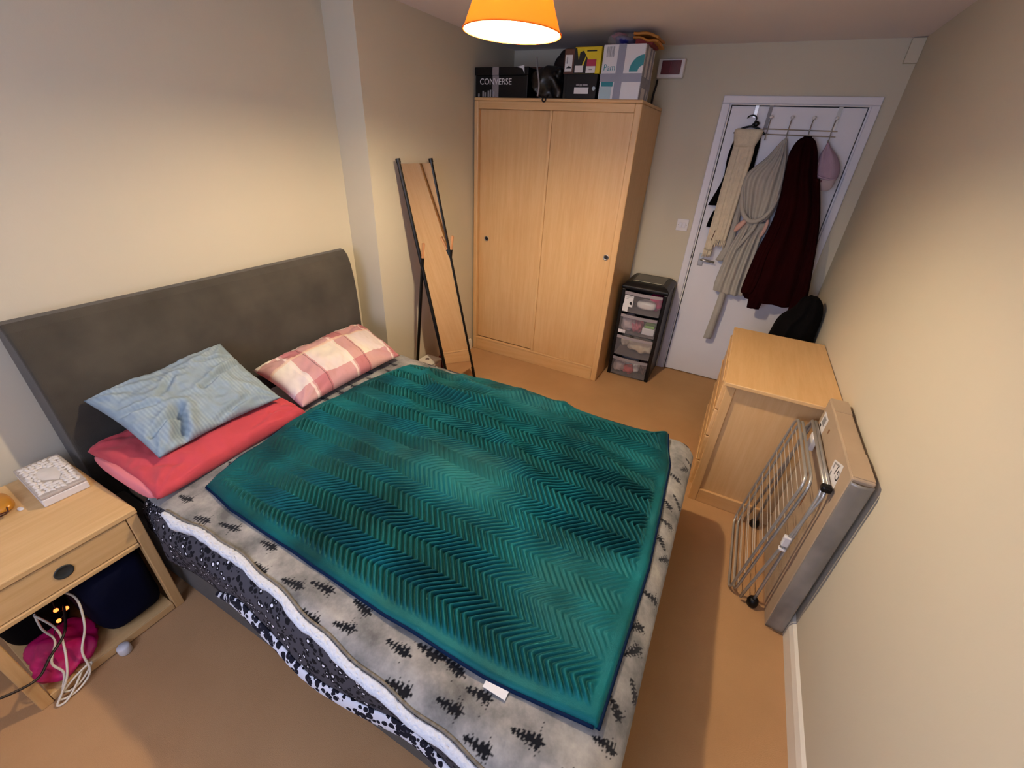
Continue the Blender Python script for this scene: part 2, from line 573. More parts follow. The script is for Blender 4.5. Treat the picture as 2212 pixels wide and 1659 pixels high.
def loft(name, levels, mat, parent=None, n=40, folds=0.0, nf=5, seed=1, sub=5, cap=True, twist=0.0):
    """levels: (z, xl, xr, yc, depth): closed flattened tube, smooth between the levels"""
    L = np.array(levels, float)
    t = np.arange(len(L)); tt = np.linspace(0, len(L) - 1, (len(L) - 1) * sub + 1)
    pts = np.array(smoothpath([tuple(r) for r in L], sub))
    rr = np.random.default_rng(seed)
    ph = rr.uniform(0, 6.28, 3)
    A = np.linspace(0, 2 * math.pi, n, endpoint=False)
    co = np.zeros((n, len(pts), 3))
    hgt = np.linspace(0, 1, len(pts))
    for j, (z, xl, xr, yc, d) in enumerate(pts):
        c = (xl + xr) / 2; h = (xr - xl) / 2
        ca = np.sign(np.cos(A)) * np.abs(np.cos(A)) ** 0.8
        sa = np.sign(np.sin(A)) * np.abs(np.sin(A)) ** 0.8
        fo = folds * sst(hgt[j], 0.0, 0.25) * (np.sin(nf * ca * 1.7 + ph[0] + twist * hgt[j]) + 0.55 * np.sin(nf * 1.9 * ca + ph[1] - 1.3 * twist * hgt[j]))
        fo = fo * np.sqrt(np.clip(1 - ca ** 2, 0, 1))
        co[:, j, 0] = c + h * ca
        co[:, j, 1] = yc - d * sa - fo
        co[:, j, 2] = z + 0.35 * folds * np.sin(3 * ca + ph[2]) * (j in (0, len(pts) - 1))
    me = grid_mesh(name, co, closed_u=True)
    if cap:
        bm = bmesh.new(); bm.from_mesh(me)
        bm.verts.ensure_lookup_table()
        k = len(pts)
        bm.faces.new([bm.verts[i * k] for i in range(n)])
        bm.faces.new([bm.verts[i * k + k - 1] for i in range(n)][::-1])
        bmesh.ops.recalc_face_normals(bm, faces=bm.faces)
        bm.to_mesh(me); bm.free()
    return link_mesh(name, me, mat, parent, smooth=True)
def blob(name, c, r, mat, parent=None, seed=0, amp=0.18, f=2.2, nu=28, nv=18, flat=None, p=0.75):
    """lumpy superellipsoid"""
    U = np.linspace(0, 2 * math.pi, nu, endpoint=False)[:, None]
    V = np.linspace(-math.pi / 2 + 0.001, math.pi / 2 - 0.001, nv)[None, :]
    sp = lambda x: np.sign(x) * np.abs(x) ** p
    x = sp(np.cos(U)) * sp(np.cos(V)); y = sp(np.sin(U)) * sp(np.cos(V)); z = sp(np.sin(V)) + 0 * U
    k = 1 + amp * wob(x * 1.3 + z * 0.7, y * 1.3 - z * 0.9, seed, f)
    co = np.stack([c[0] + r[0] * x * k, c[1] + r[1] * y * k, c[2] + r[2] * z * (1 + (k - 1) * 0.7)], -1)
    if flat is not None:
        co[..., 2] = np.maximum(co[..., 2], flat)
    me = grid_mesh(name, co, closed_u=True)
    bm = bmesh.new(); bm.from_mesh(me); bm.verts.ensure_lookup_table()
    bm.faces.new([bm.verts[i * nv] for i in range(nu)]); bm.faces.new([bm.verts[i * nv + nv - 1] for i in range(nu)])
    bmesh.ops.recalc_face_normals(bm, faces=bm.faces)
    bm.to_mesh(me); bm.free()
    return link_mesh(name, me, mat, parent, smooth=True)

W, H = 2.5785, 2.324
XR = -0.2155          # recessed wall behind the headboard
YP = -1.693           # step in the left wall
YN = -4.75            # wall behind the camera

# ================================================================= SETTING
struct(obj('floor', B((-0.35, YN - 0.12, -0.1, W + 0.12, 0.12, 0.0)), M['carpet']))
struct(obj('ceiling', B((-0.35, YN - 0.12, H, W + 0.12, 0.12, H + 0.1)), M['ceiling']))
struct(obj('wall_left', B((-0.35, YN - 0.1, 0, XR, YP, H), (-0.35, YP, 0, 0.0, 0.1, H)), M['wall']))
struct(obj('wall_right', B((W, YN - 0.1, 0, W + 0.1, 0.1, H)), M['wall']))
DX0, DX1, DZ = 1.655, 2.461, 2.012
struct(obj('wall_far', B((0.0, 0, 0, DX0, 0.1, H), (DX1, 0, 0, W, 0.1, H), (DX0, 0, DZ, DX1, 0.1, H), (DX0, 0.0985, 0, DX1, 0.12, DZ)), M['wall']))  # last box: unseen panel added behind the door to block outside light
# wall behind the camera, with the window that gives the daylight
wx0, wx1, wz0, wz1 = 0.55, 1.95, 0.95, 2.1
struct(obj('wall_near', B((XR, YN - 0.1, 0, wx0, YN, H), (wx1, YN - 0.1, 0, W, YN, H), (wx0, YN - 0.1, 0, wx1, YN, wz0), (wx0, YN - 0.1, wz1, wx1, YN, H)), M['wall']))
wf = struct(obj('window_1', B((wx0, YN - 0.08, wz0, wx0 + 0.05, YN - 0.02, wz1), (wx1 - 0.05, YN - 0.08, wz0, wx1, YN - 0.02, wz1),
             (wx0 + 0.05, YN - 0.08, wz0, wx1 - 0.05, YN - 0.02, wz0 + 0.05), (wx0 + 0.05, YN - 0.08, wz1 - 0.05, wx1 - 0.05, YN - 0.02, wz1),
             (1.225, YN - 0.08, wz0 + 0.05, 1.275, YN - 0.02, wz1 - 0.05)), M['white']))
obj('pane', B((wx0 + 0.05, YN - 0.052, wz0 + 0.05, 1.225, YN - 0.048, wz1 - 0.05)), M['glass'], wf)
obj('pane', B((1.275, YN - 0.052, wz0 + 0.05, wx1 - 0.05, YN - 0.048, wz1 - 0.05)), M['glass'], wf)
obj('window_sill', B((wx0 - 0.04, YN - 0.02, wz0 - 0.03, wx1 + 0.04, YN + 0.1, wz0)), M['white'], wf, bevel=0.005)

# skirting
sk = lambda x, s: [(x, 0.0), (x + s * 0.017, 0.0), (x + s * 0.017, 0.066), (x + s * 0.010, 0.088), (x, 0.096)]
struct(obj('baseboard_right', prism(sk(W, -1), 1, YN, 0.0), M['skirt']))
struct(obj('baseboard_left', prism(sk(0.0, 1), 1, YP, -0.63), M['skirt']))
struct(obj('baseboard_far', prism([(-p[0], p[1]) for p in sk(0.0, 1)], 0, 1.24, 1.612), M['skirt']))

# door, casing and lining
dr = thing('door_1', 'white painted flush door with over-door hooks', 'door', (1.677, 0, 0))
del dr['label'], dr['category']
dr['kind'] = 'structure'
obj('door_leaf', B((1.679, -0.006, 0.008, 2.437, 0.034, 1.989)), M['white'], dr, bevel=0.002)
obj('door_lining', B((DX0, -0.004, 0, 1.673, 0.098, 1.995), (2.443, -0.004, 0, DX1, 0.098, 1.995), (DX0, -0.004, 1.995, DX1, 0.098, DZ)), M['white'], dr)
obj('door_casing', B((1.613, -0.018, 0, 1.663, 0, 2.003), (2.452, -0.018, 0, 2.497, 0, 2.003), (1.613, -0.018, 2.003, 2.497, 0, 2.047)), M['white'], dr, bevel=0.005)
obj('door_stop', B((1.668, -0.010, 0.005, 1.673, -0.0042, 1.99), (1.673, -0.010, 1.9955, 2.443, -0.0042, 2.0)), M['skirt'], dr)
hn = obj('door_handle', B((1.722, -0.012, 0.93, 1.760, -0.0062, 1.03)), M['silver'], dr, bevel=0.003)
obj('lever', T([(1.742, -0.012, 0.985), (1.742, -0.05, 0.985), (1.757, -0.055, 0.985), (1.84, -0.055, 0.978)], 0.008), M['silver'], hn, smooth=True)
obj('latch_plate', B((1.664, -0.0195, 0.98, 1.667, -0.004, 1.03)), M['cable_dark'], dr)
# lining-paper boxing in the ceiling corner
struct(obj('trim_1', B((2.515, -0.03, 2.205, W - 0.001, -0.001, H - 0.006)), M['wall'], bevel=0.002))

# ================================================================= WALL THINGS
e = thing('alarm_sounder', 'white wall box with a dark red face, mounted beside the wardrobe top', 'alarm', (1.235, 0, 2.13))
obj('case', B((1.148, -0.05, 2.138, 1.322, -0.001, 2.246)), M['white_plastic'], e, bevel=0.006)
obj('red_face', B((1.172, -0.056, 2.158, 1.300, -0.0505, 2.236)), M['red_face'], e, bevel=0.004)
obj('face_line', B((1.232, -0.0572, 2.17, 1.2335, -0.0563, 2.225)), M['pink_print'], e)
tag(obj('alarm_cable', T(smoothpath([(1.155, -0.03, 2.13), (1.15, -0.012, 2.10), (1.142, -0.010, 2.05), (1.138, -0.010, 1.975)]), 0.007), M['cable_dark'], smooth=True),
    'dark brown cable dropping from the red wall box behind the wardrobe', 'cable')
s = thing('light_switch', 'white double light switch on wall beside the door', 'switch', (1.543, 0, 1.17))
obj('plate', B((1.500, -0.010, 1.168, 1.586, -0.0005, 1.254)), M['white_plastic'], s, bevel=0.003)
for dx in (-0.013, 0.013):
    obj('rocker', B((1.543 + dx - 0.010, -0.0145, 1.192, 1.543 + dx + 0.010, -0.0102, 1.230)), M['white'], s, bevel=0.002)
for dx in (-0.03, 0.03):
    obj('screw', lathe([(0.0025, 0), (0.0025, 0.001)], (0, 0, 0), 10), M['grey_print'], s).data.transform(
        Matrix.Translation((dx, -0.0102, 0.041)) @ Matrix.Rotation(math.radians(90), 4, 'X') @ Matrix.Translation(ORG[s.name]))

# ================================================================= PENDANT LAMP
LC = Vector((1.176, -2.245, 1.990))     # centre of the shade's open rim
lamp = thing('pendant_lamp', 'orange fabric cone pendant lamp, lit, hanging from the ceiling', 'lamp', (LC.x, LC.y, 1.98))
tilt = Matrix.Translation(LC) @ Matrix.Rotation(math.radians(0.5), 4, 'Y') @ Matrix.Rotation(math.radians(-0.8), 4, 'X')
SR, SH, ST = 0.150, 0.125, 0.100
bm = lathe([(SR - 0.0015, 0.0), ((SR + ST) / 2 - 0.0015, SH * 0.5), (ST, SH)], (0, 0, 0), 48, caps=False)
bmesh.ops.transform(bm, matrix=tilt, verts=bm.verts)
sh = obj('lamp_shade', bm, M['shade'], lamp, smooth=True)
bm = lathe([(SR - 0.0035, 0.001), (ST - 0.002, SH - 0.001)], (0, 0, 0), 48, caps=False)
bmesh.ops.transform(bm, matrix=tilt, verts=bm.verts)
obj('shade_lining', bm, M['lining'], lamp, smooth=True)
for zz, rr_ in ((0.0, SR), (SH, ST + 0.001)):
    bm = T([(rr_ * math.cos(a), rr_ * math.sin(a), zz) for a in np.linspace(0, 2 * math.pi, 48, endpoint=False)], 0.0022, 6, True)
    bmesh.ops.transform(bm, matrix=tilt, verts=bm.verts)
    obj('rim_ring', bm, M['shade'], sh)
bm = lathe([(0.004, -0.034), (0.018, -0.028), (0.029, -0.012), (0.032, 0.006), (0.027, 0.024), (0.016, 0.045), (0.013, 0.060)], (0, 0, 0.052), 24)
bmesh.ops.transform(bm, matrix=tilt, verts=bm.verts)
obj('bulb', bm, M['bulb'], lamp, smooth=True)
bm = lathe([(0.017, 0.108), (0.019, 0.125), (0.019, 0.165), (0.008, 0.20)], (0, 0, 0), 20)
for k in range(3):
    a = k * 2.094
    tube_into(bm, [(0.018 * math.cos(a), 0.018 * math.sin(a), 0.124), (ST * math.cos(a), ST * math.sin(a), SH)], 0.0018, 6)
bmesh.ops.transform(bm, matrix=tilt, verts=bm.verts)
obj('lamp_holder', bm, M['white_plastic'], lamp, smooth=True)
top = tilt @ Vector((0, 0, 0.2))
obj('flex', T(smoothpath([tuple(top), (top.x, top.y, 2.24), (LC.x, LC.y, H - 0.02)]), 0.003, 8), M['white_plastic'], lamp, smooth=True)
obj('ceiling_rose', lathe([(0.045, -0.001), (0.042, -0.018), (0.012, -0.03)], (LC.x, LC.y, H), 24), M['white_plastic'], lamp, smooth=True)

# ================================================================= WARDROBE
X0, X1, YF, YB, ZT = 0.0135, 1.2204, -0.611, -0.012, 1.9647
wd = thing('wardrobe', 'tall beech wardrobe with two sliding doors, loaded with boxes on top', 'wardrobe', ((X0 + X1) / 2, -0.3, 0))
obj('side_panel', B((X0, YF, 0, X0 + 0.035, YB, ZT - 0.02)), M['beech_v'], wd, bevel=0.006)
# right side: front top corner is rounded off
obj('side_panel', B((X1 - 0.045, YF, 0, X1, YB, ZT - 0.02)), M['beech_v'], wd, bevel=0.006)
obj('top_panel', B((X0, YF - 0.002, ZT - 0.0195, X1, YB, ZT)), M['beech_x'], wd, bevel=0.006)
obj('top_rail', B((X0 + 0.0355, YF + 0.004, 1.897, X1 - 0.0455, YF + 0.028, ZT - 0.02)), M['beech_x'], wd, bevel=0.003)
obj('plinth', B((X0 + 0.0355, YF + 0.002, 0.0, X1 - 0.0455, YF + 0.03, 0.105)), M['beech_x'], wd, bevel=0.003)
obj('plinth_lip', B((X0 + 0.0355, YF - 0.001, 0.1052, X1 - 0.0455, YF + 0.03, 0.122)), M['beech_x'], wd, bevel=0.004)
obj('back_panel', B((X0 + 0.0355, YB - 0.008, 0.1, X1 - 0.0455, YB - 0.001, ZT - 0.02)), M['beech_v'], wd)
dl = obj('sliding_door', B((X0 + 0.036, YF + 0.034, 0.1225, 0.640, YF + 0.05, 1.8965)), M['beech_v'], wd, bevel=0.002)
dR = obj('sliding_door', B((0.628, YF + 0.012, 0.1225, X1 - 0.046, YF + 0.028, 1.8965)), M['beech_v'], wd, bevel=0.002)
obj('door_edge', B((0.606, YF + 0.004, 0.1225, 0.6275, YF + 0.030, 1.8965)), M['beech_v'], dR, bevel=0.004)
def fingerpull(x, y, z, par):
    bm = lathe([(0.021, 0.0), (0.021, 0.003), (0.016, 0.0035), (0.0145, 0.0015), (0.001, 0.001)], (0, 0, 0), 24)
    bmesh.ops.transform(bm, matrix=Matrix.Translation((x, y, z)) @ Matrix.Rotation(math.radians(90), 4, 'X'), verts=bm.verts)
    o = obj('finger_pull', bm, M['silver'], par, smooth=True)
    bm = lathe([(0.0135, 0.0), (0.0135, 0.0018)], (0, 0, 0), 20)
    bmesh.ops.transform(bm, matrix=Matrix.Translation((x, y - 0.0005, z)) @ Matrix.Rotation(math.radians(90), 4, 'X'), verts=bm.verts)
    obj('pull_hollow', bm, M['cable_dark'], par)
    return o
fingerpull(0.120, YF + 0.0339, 1.000, dl)
fingerpull(1.143, YF + 0.0119, 1.008, dR)

# ---- things on top of the wardrobe
ZW = ZT + 0.0005
a = thing('shoe_box', 'black shoe box with white lettering at the left end of wardrobe top', 'box', (0.21, -0.45, ZW), 'boxes on top of the wardrobe')
obj('tray', B((0.018, -0.600, ZW, 0.425, -0.345, 2.092)), M['black_plastic'], a, bevel=0.003)
obj('lid', B((0.014, -0.604, 2.0925, 0.429, -0.341, 2.138)), M['black_plastic'], a, bevel=0.003)
text('lettering', 'CONVERSE', 0.051, M['label'], a, (0.052, -0.6006, 2.040), (1, 0, 0), (0, 0, 1))
obj('clear_tape', B((0.155, -0.6015, ZW + 0.002, 0.205, -0.6009, 2.092), (0.155, -0.6054, 2.0925, 0.205, -0.6044, 2.138)), M['polybag'], a)
bm = B(*[(x, -0.6012, ZW + 0.004, x + 0.012, -0.6004, ZW + 0.004 + h_) for x, h_ in ((0.04, .018), (0.075, .034), (0.092, .026), (0.118, .036), (0.135, .04), (0.160, .03))])
obj('foil_strip', bm, M['grey_print'], a)['kind'] = 'stuff'
tag(obj('shoe_box', B((0.10, -0.335, ZW, 0.44, -0.05, 2.172)), M['rust_card'], bevel=0.004), 'rust brown box behind the lettered black shoe box', 'box', 'boxes on top of the wardrobe')
tag(obj('paper_tag', prism([(0.345, 2.136), (0.398, 2.146), (0.402, 2.100), (0.385, 2.128)], 1, -0.6075, -0.6062), M['label']), 'small torn white paper tag stuck on the black shoe box', 'tag')
bb = blob('bin_bag', (0.562, -0.43, 2.045), (0.108, 0.155, 0.105), M['bag_black'], None, 3, 0.26, 5.5, nu=60, nv=40, flat=ZW, p=0.6)
tag(bb, 'glossy black plastic bag slumped between boxes on wardrobe top', 'bag')
tag(blob('holdall', (0.590, -0.165, 2.115), (0.140, 0.125, 0.160), plain('dark_brown_nylon', '241613', 0.7, var=0.2), None, 13, 0.10, 3.5, nu=40, nv=26, flat=ZW, p=0.55), 'dark brown holdall behind the glossy black plastic bag on wardrobe', 'bag')  # bag made taller and darker to fill in the soft shadow there
tag(obj('strap', T(smoothpath([(0.467, -0.57, 2.19), (0.487, -0.592, 2.13), (0.507, -0.605, 2.075), (0.517, -0.612, 2.03), (0.512, -0.612, 1.975)]), 0.006, 6), M['grey_print'], smooth=True),
    'thin grey strap trailing over the black plastic bag', 'strap')
tag(obj('keyring', T([(0.563 + 0.013 * math.cos(t), -0.619, 1.957 + 0.013 * math.sin(t)) for t in np.linspace(0, 6.283, 20, endpoint=False)], 0.004, 6, True), M['black_plastic'], smooth=True),
    'black ring hanging over the wardrobe front edge', 'ring')
b1 = thing('shoe_box', 'black box with white label strip, under the yellow box on wardrobe', 'box', (0.80, -0.45, ZW), 'boxes on top of the wardrobe')
obj('carton', B((0.700, -0.600, ZW, 0.908, -0.33, 2.096)), M['black_plastic'], b1, bevel=0.003)
obj('label_strip', B((0.762, -0.6012, 1.992, 0.858, -0.6004, 2.026)), M['label'], b1)
bm = B((0.773, -0.6014, 2.034, 0.792, -0.6006, 2.044), (0.795, -0.6014, 2.032, 0.812, -0.6006, 2.042), (0.816, -0.6014, 2.033, 0.850, -0.6006, 2.043))
obj('faint_print', bm, M['grey_print'], b1)
obj('sticker', lathe([(0.011, 0), (0.011, 0.0008)], (0, 0, 0), 16), M['teal_pale'], b1).data.transform(Matrix.Translation((0.092, -0.1504, 0.055)) @ Matrix.Rotation(math.radians(90), 4, 'X') @ Matrix.Translation(ORG[b1.name]))
b2 = thing('shoe_box', 'yellow and black box stacked on the black box on wardrobe', 'box', (0.82, -0.45, 2.0965), 'boxes on top of the wardrobe')
obj('carton', B((0.742, -0.598, 2.0965, 0.915, -0.33, 2.232)), M['yellow'], b2, bevel=0.003)
obj('black_print', prism([(0.742, 2.0968), (0.885, 2.0968), (0.888, 2.135), (0.835, 2.165), (0.822, 2.185), (0.806, 2.135), (0.796, 2.140), (0.818, 2.190), (0.800, 2.212), (0.778, 2.205), (0.772, 2.165), (0.755, 2.226), (0.742, 2.226)], 1, -0.5992, -0.5984), M['black_print'], b2)
text('print_line', 'ADVENTURE', 0.016, M['black_print'], b2, (0.822, -0.5993, 2.208), (1, 0, 0), (0, 0, 1)) if False else obj('print_line', B((0.822, -0.5992, 2.208, 0.885, -0.5984, 2.214)), M['black_print'], b2)
obj('pink_label', B((0.828, -0.6004, 2.135, 0.888, -0.5994, 2.168)), M['pink_print'], b2)
obj('white_label', B((0.826, -0.6004, 2.100, 0.886, -0.5994, 2.1345)), M['label'], b2)
obj('white_label', B((0.752, -0.6004, 2.103, 0.806, -0.5994, 2.138)), M['label'], b2)
obj('smudge', B((0.845, -0.6009, 2.115, 0.866, -0.6005, 2.121)), M['grey_print'], b2)
b3 = thing('shoe_box', 'narrow dark box with tall white picture label beside the yellow box', 'box', (0.7, -0.45, 2.0965), 'boxes on top of the wardrobe')
obj('carton', B((0.672, -0.590, 2.0965, 0.7405, -0.33, 2.225)), M['rust_card'], b3, bevel=0.003)
obj('base_block', B((0.68, -0.585, ZW, 0.699, -0.34, 2.096)), M['black_plastic'], b3)
obj('picture_label', B((0.680, -0.5922, 2.110, 0.728, -0.5904, 2.195)), M['label'], b3)
obj('shoe_print', prism([(0.687, 2.126), (0.722, 2.126), (0.722, 2.131), (0.708, 2.139), (0.698, 2.133)], 1, -0.5932, -0.5923), M['black_print'], b3)
obj('print_line', B((0.690, -0.5932, 2.150, 0.697, -0.5923, 2.186)), M['grey_print'], b3)
# white carton
PX0, PX1, PY0, PY1, PZ = 0.927, 1.182, -0.600, -0.345, 2.238
b4 = thing('nappy_box', 'white and teal nappy carton crossed with grey tape on wardrobe corner', 'box', (1.05, -0.47, ZW))
obj('carton', B((PX0, PY0, ZW, PX1, PY1, PZ)), M['white_card'], b4, bevel=0.003)
cx_, cz_, r_o, r_i = 1.182, 2.105, 0.082, 0.030
arc = [(cx_ + r_o * math.cos(t), cz_ + r_o * math.sin(t)) for t in np.linspace(math.pi / 2, math.pi, 20)] + \
      [(cx_ + r_i * math.cos(t), cz_ + r_i * math.sin(t)) for t in np.linspace(math.pi, math.pi / 2, 12)]
obj('teal_arc', prism(arc, 1, PY0 - 0.0009, PY0 - 0.0002), M['teal'], b4)
text('lettering', 'Pam', 0.044, M['teal'], b4, (0.939, PY0 - 0.0006, 2.112), (1, 0, 0), (0, 0, 1))
obj('teal_band', B((0.938, PY0 - 0.0009, 2.030, 1.012, PY0 - 0.0002, 2.054)), M['teal'], b4)
obj('pale_panel', B((0.932, PY0 - 0.0009, 1.968, 1.006, PY0 - 0.0002, 2.028)), M['teal_pale'], b4)
bars = [(0.950 + i * 0.0062, PY0 - 0.0009, 2.178, 0.950 + i * 0.0062 + random.choice((0.0025, 0.0035, 0.0045)), PY0 - 0.0002, 2.228) for i in range(8)]
obj('barcode', B(*bars), M['grey_print'], b4)
obj('tape', B((1.020, PY0 - 0.0022, ZW, 1.066, PY0 - 0.0012, PZ + 0.001), (1.020, PY0 - 0.0022, PZ + 0.0003, 1.066, PY1, PZ + 0.0012)), M['grey_tape'], b4)
obj('tape', B((PX0 - 0.001, PY0 - 0.0034, 2.054, PX1 + 0.001, PY0 - 0.0024, 2.096)), M['grey_tape'], b4)
obj('tape', B((PX1 + 0.0004, PY0, 2.030, PX1 + 0.0014, PY1, 2.085)), M['grey_tape'], b4)
for (ya, yb, za, zb) in ((-0.60, -0.54, 1.967, 2.238), (-0.50, -0.44, 2.06, 2.238), (-0.47, -0.42, 1.967, 2.06), (-0.40, -0.375, 2.05, 2.238), (-0.42, -0.36, 1.967, 2.03)):
    bm = prism([(ya, za), (ya + 0.035, za), (yb, zb), (yb - 0.035, zb)], 0, PX1 + 0.0016, PX1 + 0.0024)
    obj('tape', bm, M['grey_tape'], b4)
pk = thing('packet_bag', 'clear plastic bag of blue and pink packets on the white carton', 'bag', (1.0, -0.45, PZ + 0.0014))
blob('bag_skin', (1.0, -0.45, PZ + 0.042), (0.088, 0.11, 0.038), M['polybag'], pk, 5, 0.14, 2.5, flat=PZ + 0.0014)
blob('blue_packet', (1.015, -0.46, PZ + 0.030), (0.062, 0.085, 0.026), M['blue_pack'], pk, 8, 0.15, 2.5, flat=PZ + 0.0022)
blob('pink_packet', (0.975, -0.455, PZ + 0.056), (0.045, 0.07, 0.016), M['pink_pack'], pk, 9, 0.18, 2.5)
en = thing('padded_envelope', 'crumpled orange brown padded envelope on the white carton', 'envelope', (1.14, -0.45, PZ + 0.0014))
g_u, g_v = np.meshgrid(np.linspace(0, 1, 26), np.linspace(0, 1, 18), indexing='ij')
def env(zoff, sd, th):
    zz = PZ + zoff + 0.006 * wob(g_u * 3, g_v * 3, sd, 2) - 0.028 * g_u
    co = np.stack([1.085 + 0.15 * g_u, -0.56 + 0.20 * g_v, zz], -1)
    return solid(link_mesh('flap', grid_mesh('flap', co), M['brown_paper'], en, smooth=True), th)
env(0.070, 3, 0.012); env(0.046, 7, 0.010)
obj('fold', prism([(1.10, PZ + 0.0016), (1.20, PZ + 0.0016), (1.205, PZ + 0.012), (1.10, PZ + 0.035)], 1, -0.55, -0.37), M['red_cloth'], en)

# ================================================================= MIRROR
mr = thing('standing_mirror', 'tall leaning mirror with black tube frame beside the wardrobe', 'mirror', (0.2, -1.32, 0))
FL, FR = Vector((0.36, -1.455, 0.0)), Vector((0.36, -1.125, 0.0))
TL, TR = Vector((0.052, -1.512, 1.578)), Vector((0.052, -1.197, 1.578))
def along(a, b, t): return a + (b - a) * t
for a, b in ((FL, TL), (FR, TR)):
    p = obj('post', T([a, b], 0.0115, 12), M['black_metal'], mr, smooth=False)
    d = (b - a).normalized()
    obj('end_cap', T([b - d * 0.02, b + d * 0.004], 0.0145, 12), M['black_metal'], p)
g = [along(FL, TL, 0.075), along(FR, TR, 0.075), along(FR, TR, 0.985), along(FL, TL, 0.985)]
nrm = (TL - FL).cross(FR - FL).normalized()
if nrm.x < 0: nrm = -nrm
def slab(name, quad, off, th, mat, par):
    bm = bmesh.new()
    A = [bm.verts.new(q + nrm * off) for q in quad]; C = [bm.verts.new(q + nrm * (off - th)) for q in quad]
    bm.faces.new(A); bm.faces.new(C[::-1])
    for i in range(4): bm.faces.new((A[i], C[i], C[(i + 1) % 4], A[(i + 1) % 4]))
    return obj(name, bm, mat, par)
slab('mirror_glass', g, 0.003, 0.003, M['mirror'], mr)
slab('backing_board', g, -0.0005, 0.006, M['wood_peg'], mr)
for (a, b, yl) in ((FL, TL, -1.462), (FR, TR, -1.150)):
    J = along(a, b, 0.615) + Vector((0.004, 0, 0))
    foot = Vector((0.03, yl, 0.0))
    d = (J - foot).normalized()
    lg = obj('rear_leg', T([foot, J + d * 0.05], 0.011, 12), M['black_metal'], mr)
    obj('wood_peg', T([J + d * 0.05, J + d * 0.145], 0.0095, 12), M['wood_peg'], lg)
# items on the floor behind the mirror
wb = thing('dispenser_box', 'white plastic box with a dark ring on its lid, behind the mirror', 'box', (0.09, -1.37, 0))
obj('body', B((0.022, -1.45, 0.0, 0.155, -1.29, 0.19)), M['cream_knit'] if False else M['white_plastic'], wb, bevel=0.012, seg=3)
obj('lid', B((0.020, -1.452, 0.1905, 0.157, -1.288, 0.205)), M['skirt'], wb, bevel=0.006)
obj('ring', T([(0.075 + 0.013 * math.cos(t), -1.365 + 0.013 * math.sin(t), 0.2065) for t in np.linspace(0, 6.283, 20, endpoint=False)], 0.003, 6, True), M['tortoise'], wb)
tag(blob('red_bag', (0.145, -1.225, 0.10), (0.075, 0.055, 0.105), M['red_cloth'], None, 4, 0.1, 2, flat=0.0), 'dark red fabric bag on the floor behind the mirror', 'bag')

# ================================================================= DRAWER TOWER
tw = thing('drawer_tower', 'black plastic tower of four clear drawers between wardrobe and door', 'drawers', (1.43, -0.21, 0))
tx0, tx1, ty0, ty1 = 1.256, 1.604, -0.392, -0.030
for (x, y) in ((tx0, ty0), (tx1 - 0.028, ty0), (tx0, ty1 - 0.03), (tx1 - 0.028, ty1 - 0.03)):
    obj('post', B((x, y, 0, x + 0.028, y + 0.03, 0.752)), M['black_plastic'], tw, bevel=0.006)
zs = [0.004, 0.186, 0.380, 0.562, 0.748]
for k, z in enumerate(zs):
    obj('shelf', B((tx0 + 0.029, ty0 + 0.006, z, tx1 - 0.029, ty1 - 0.005, z + 0.010)), M['black_plastic'], tw, bevel=0.002)
obj('side_panel', B((tx0 + 0.002, ty0 + 0.031, 0.01, tx0 + 0.006, ty1 - 0.031, 0.75)), M['black_plastic'], tw)
obj('side_panel', B((tx1 - 0.006, ty0 + 0.031, 0.01, tx1 - 0.002, ty1 - 0.031, 0.75)), M['black_plastic'], tw)
obj('back_panel', B((tx0 + 0.029, ty1 - 0.005, 0.01, tx1 - 0.029, ty1 - 0.001, 0.75)), M['black_plastic'], tw)
# lid: a tapered top with an inset panel
bm = bmesh.new()
lv = [(0.753, 0.004), (0.775, 0.006), (0.800, -0.022), (0.806, -0.045)]
rings = []
for z, gq in lv:
    rings.append([bm.verts.new(q) for q in ((tx0 - gq, ty0 - gq, z), (tx1 + gq, ty0 - gq, z), (tx1 + gq, ty1 + max(-0.03, gq), z), (tx0 - gq, ty1 + max(-0.03, gq), z))])
for r0, r1 in zip(rings, rings[1:]):
    for i in range(4): bm.faces.new((r0[i], r0[(i + 1) % 4], r1[(i + 1) % 4], r1[i]))
bm.faces.new(rings[0][::-1]); bm.faces.new(rings[-1])
ld = obj('lid', bm, M['black_plastic'], tw, bevel=0.006)
obj('lid_panel', B((tx0 + 0.058, ty0 + 0.075, 0.8062, tx1 - 0.058, ty1 - 0.062, 0.811)), plain('dark_olive_plastic', '3a362c', 0.3), ld, bevel=0.004)
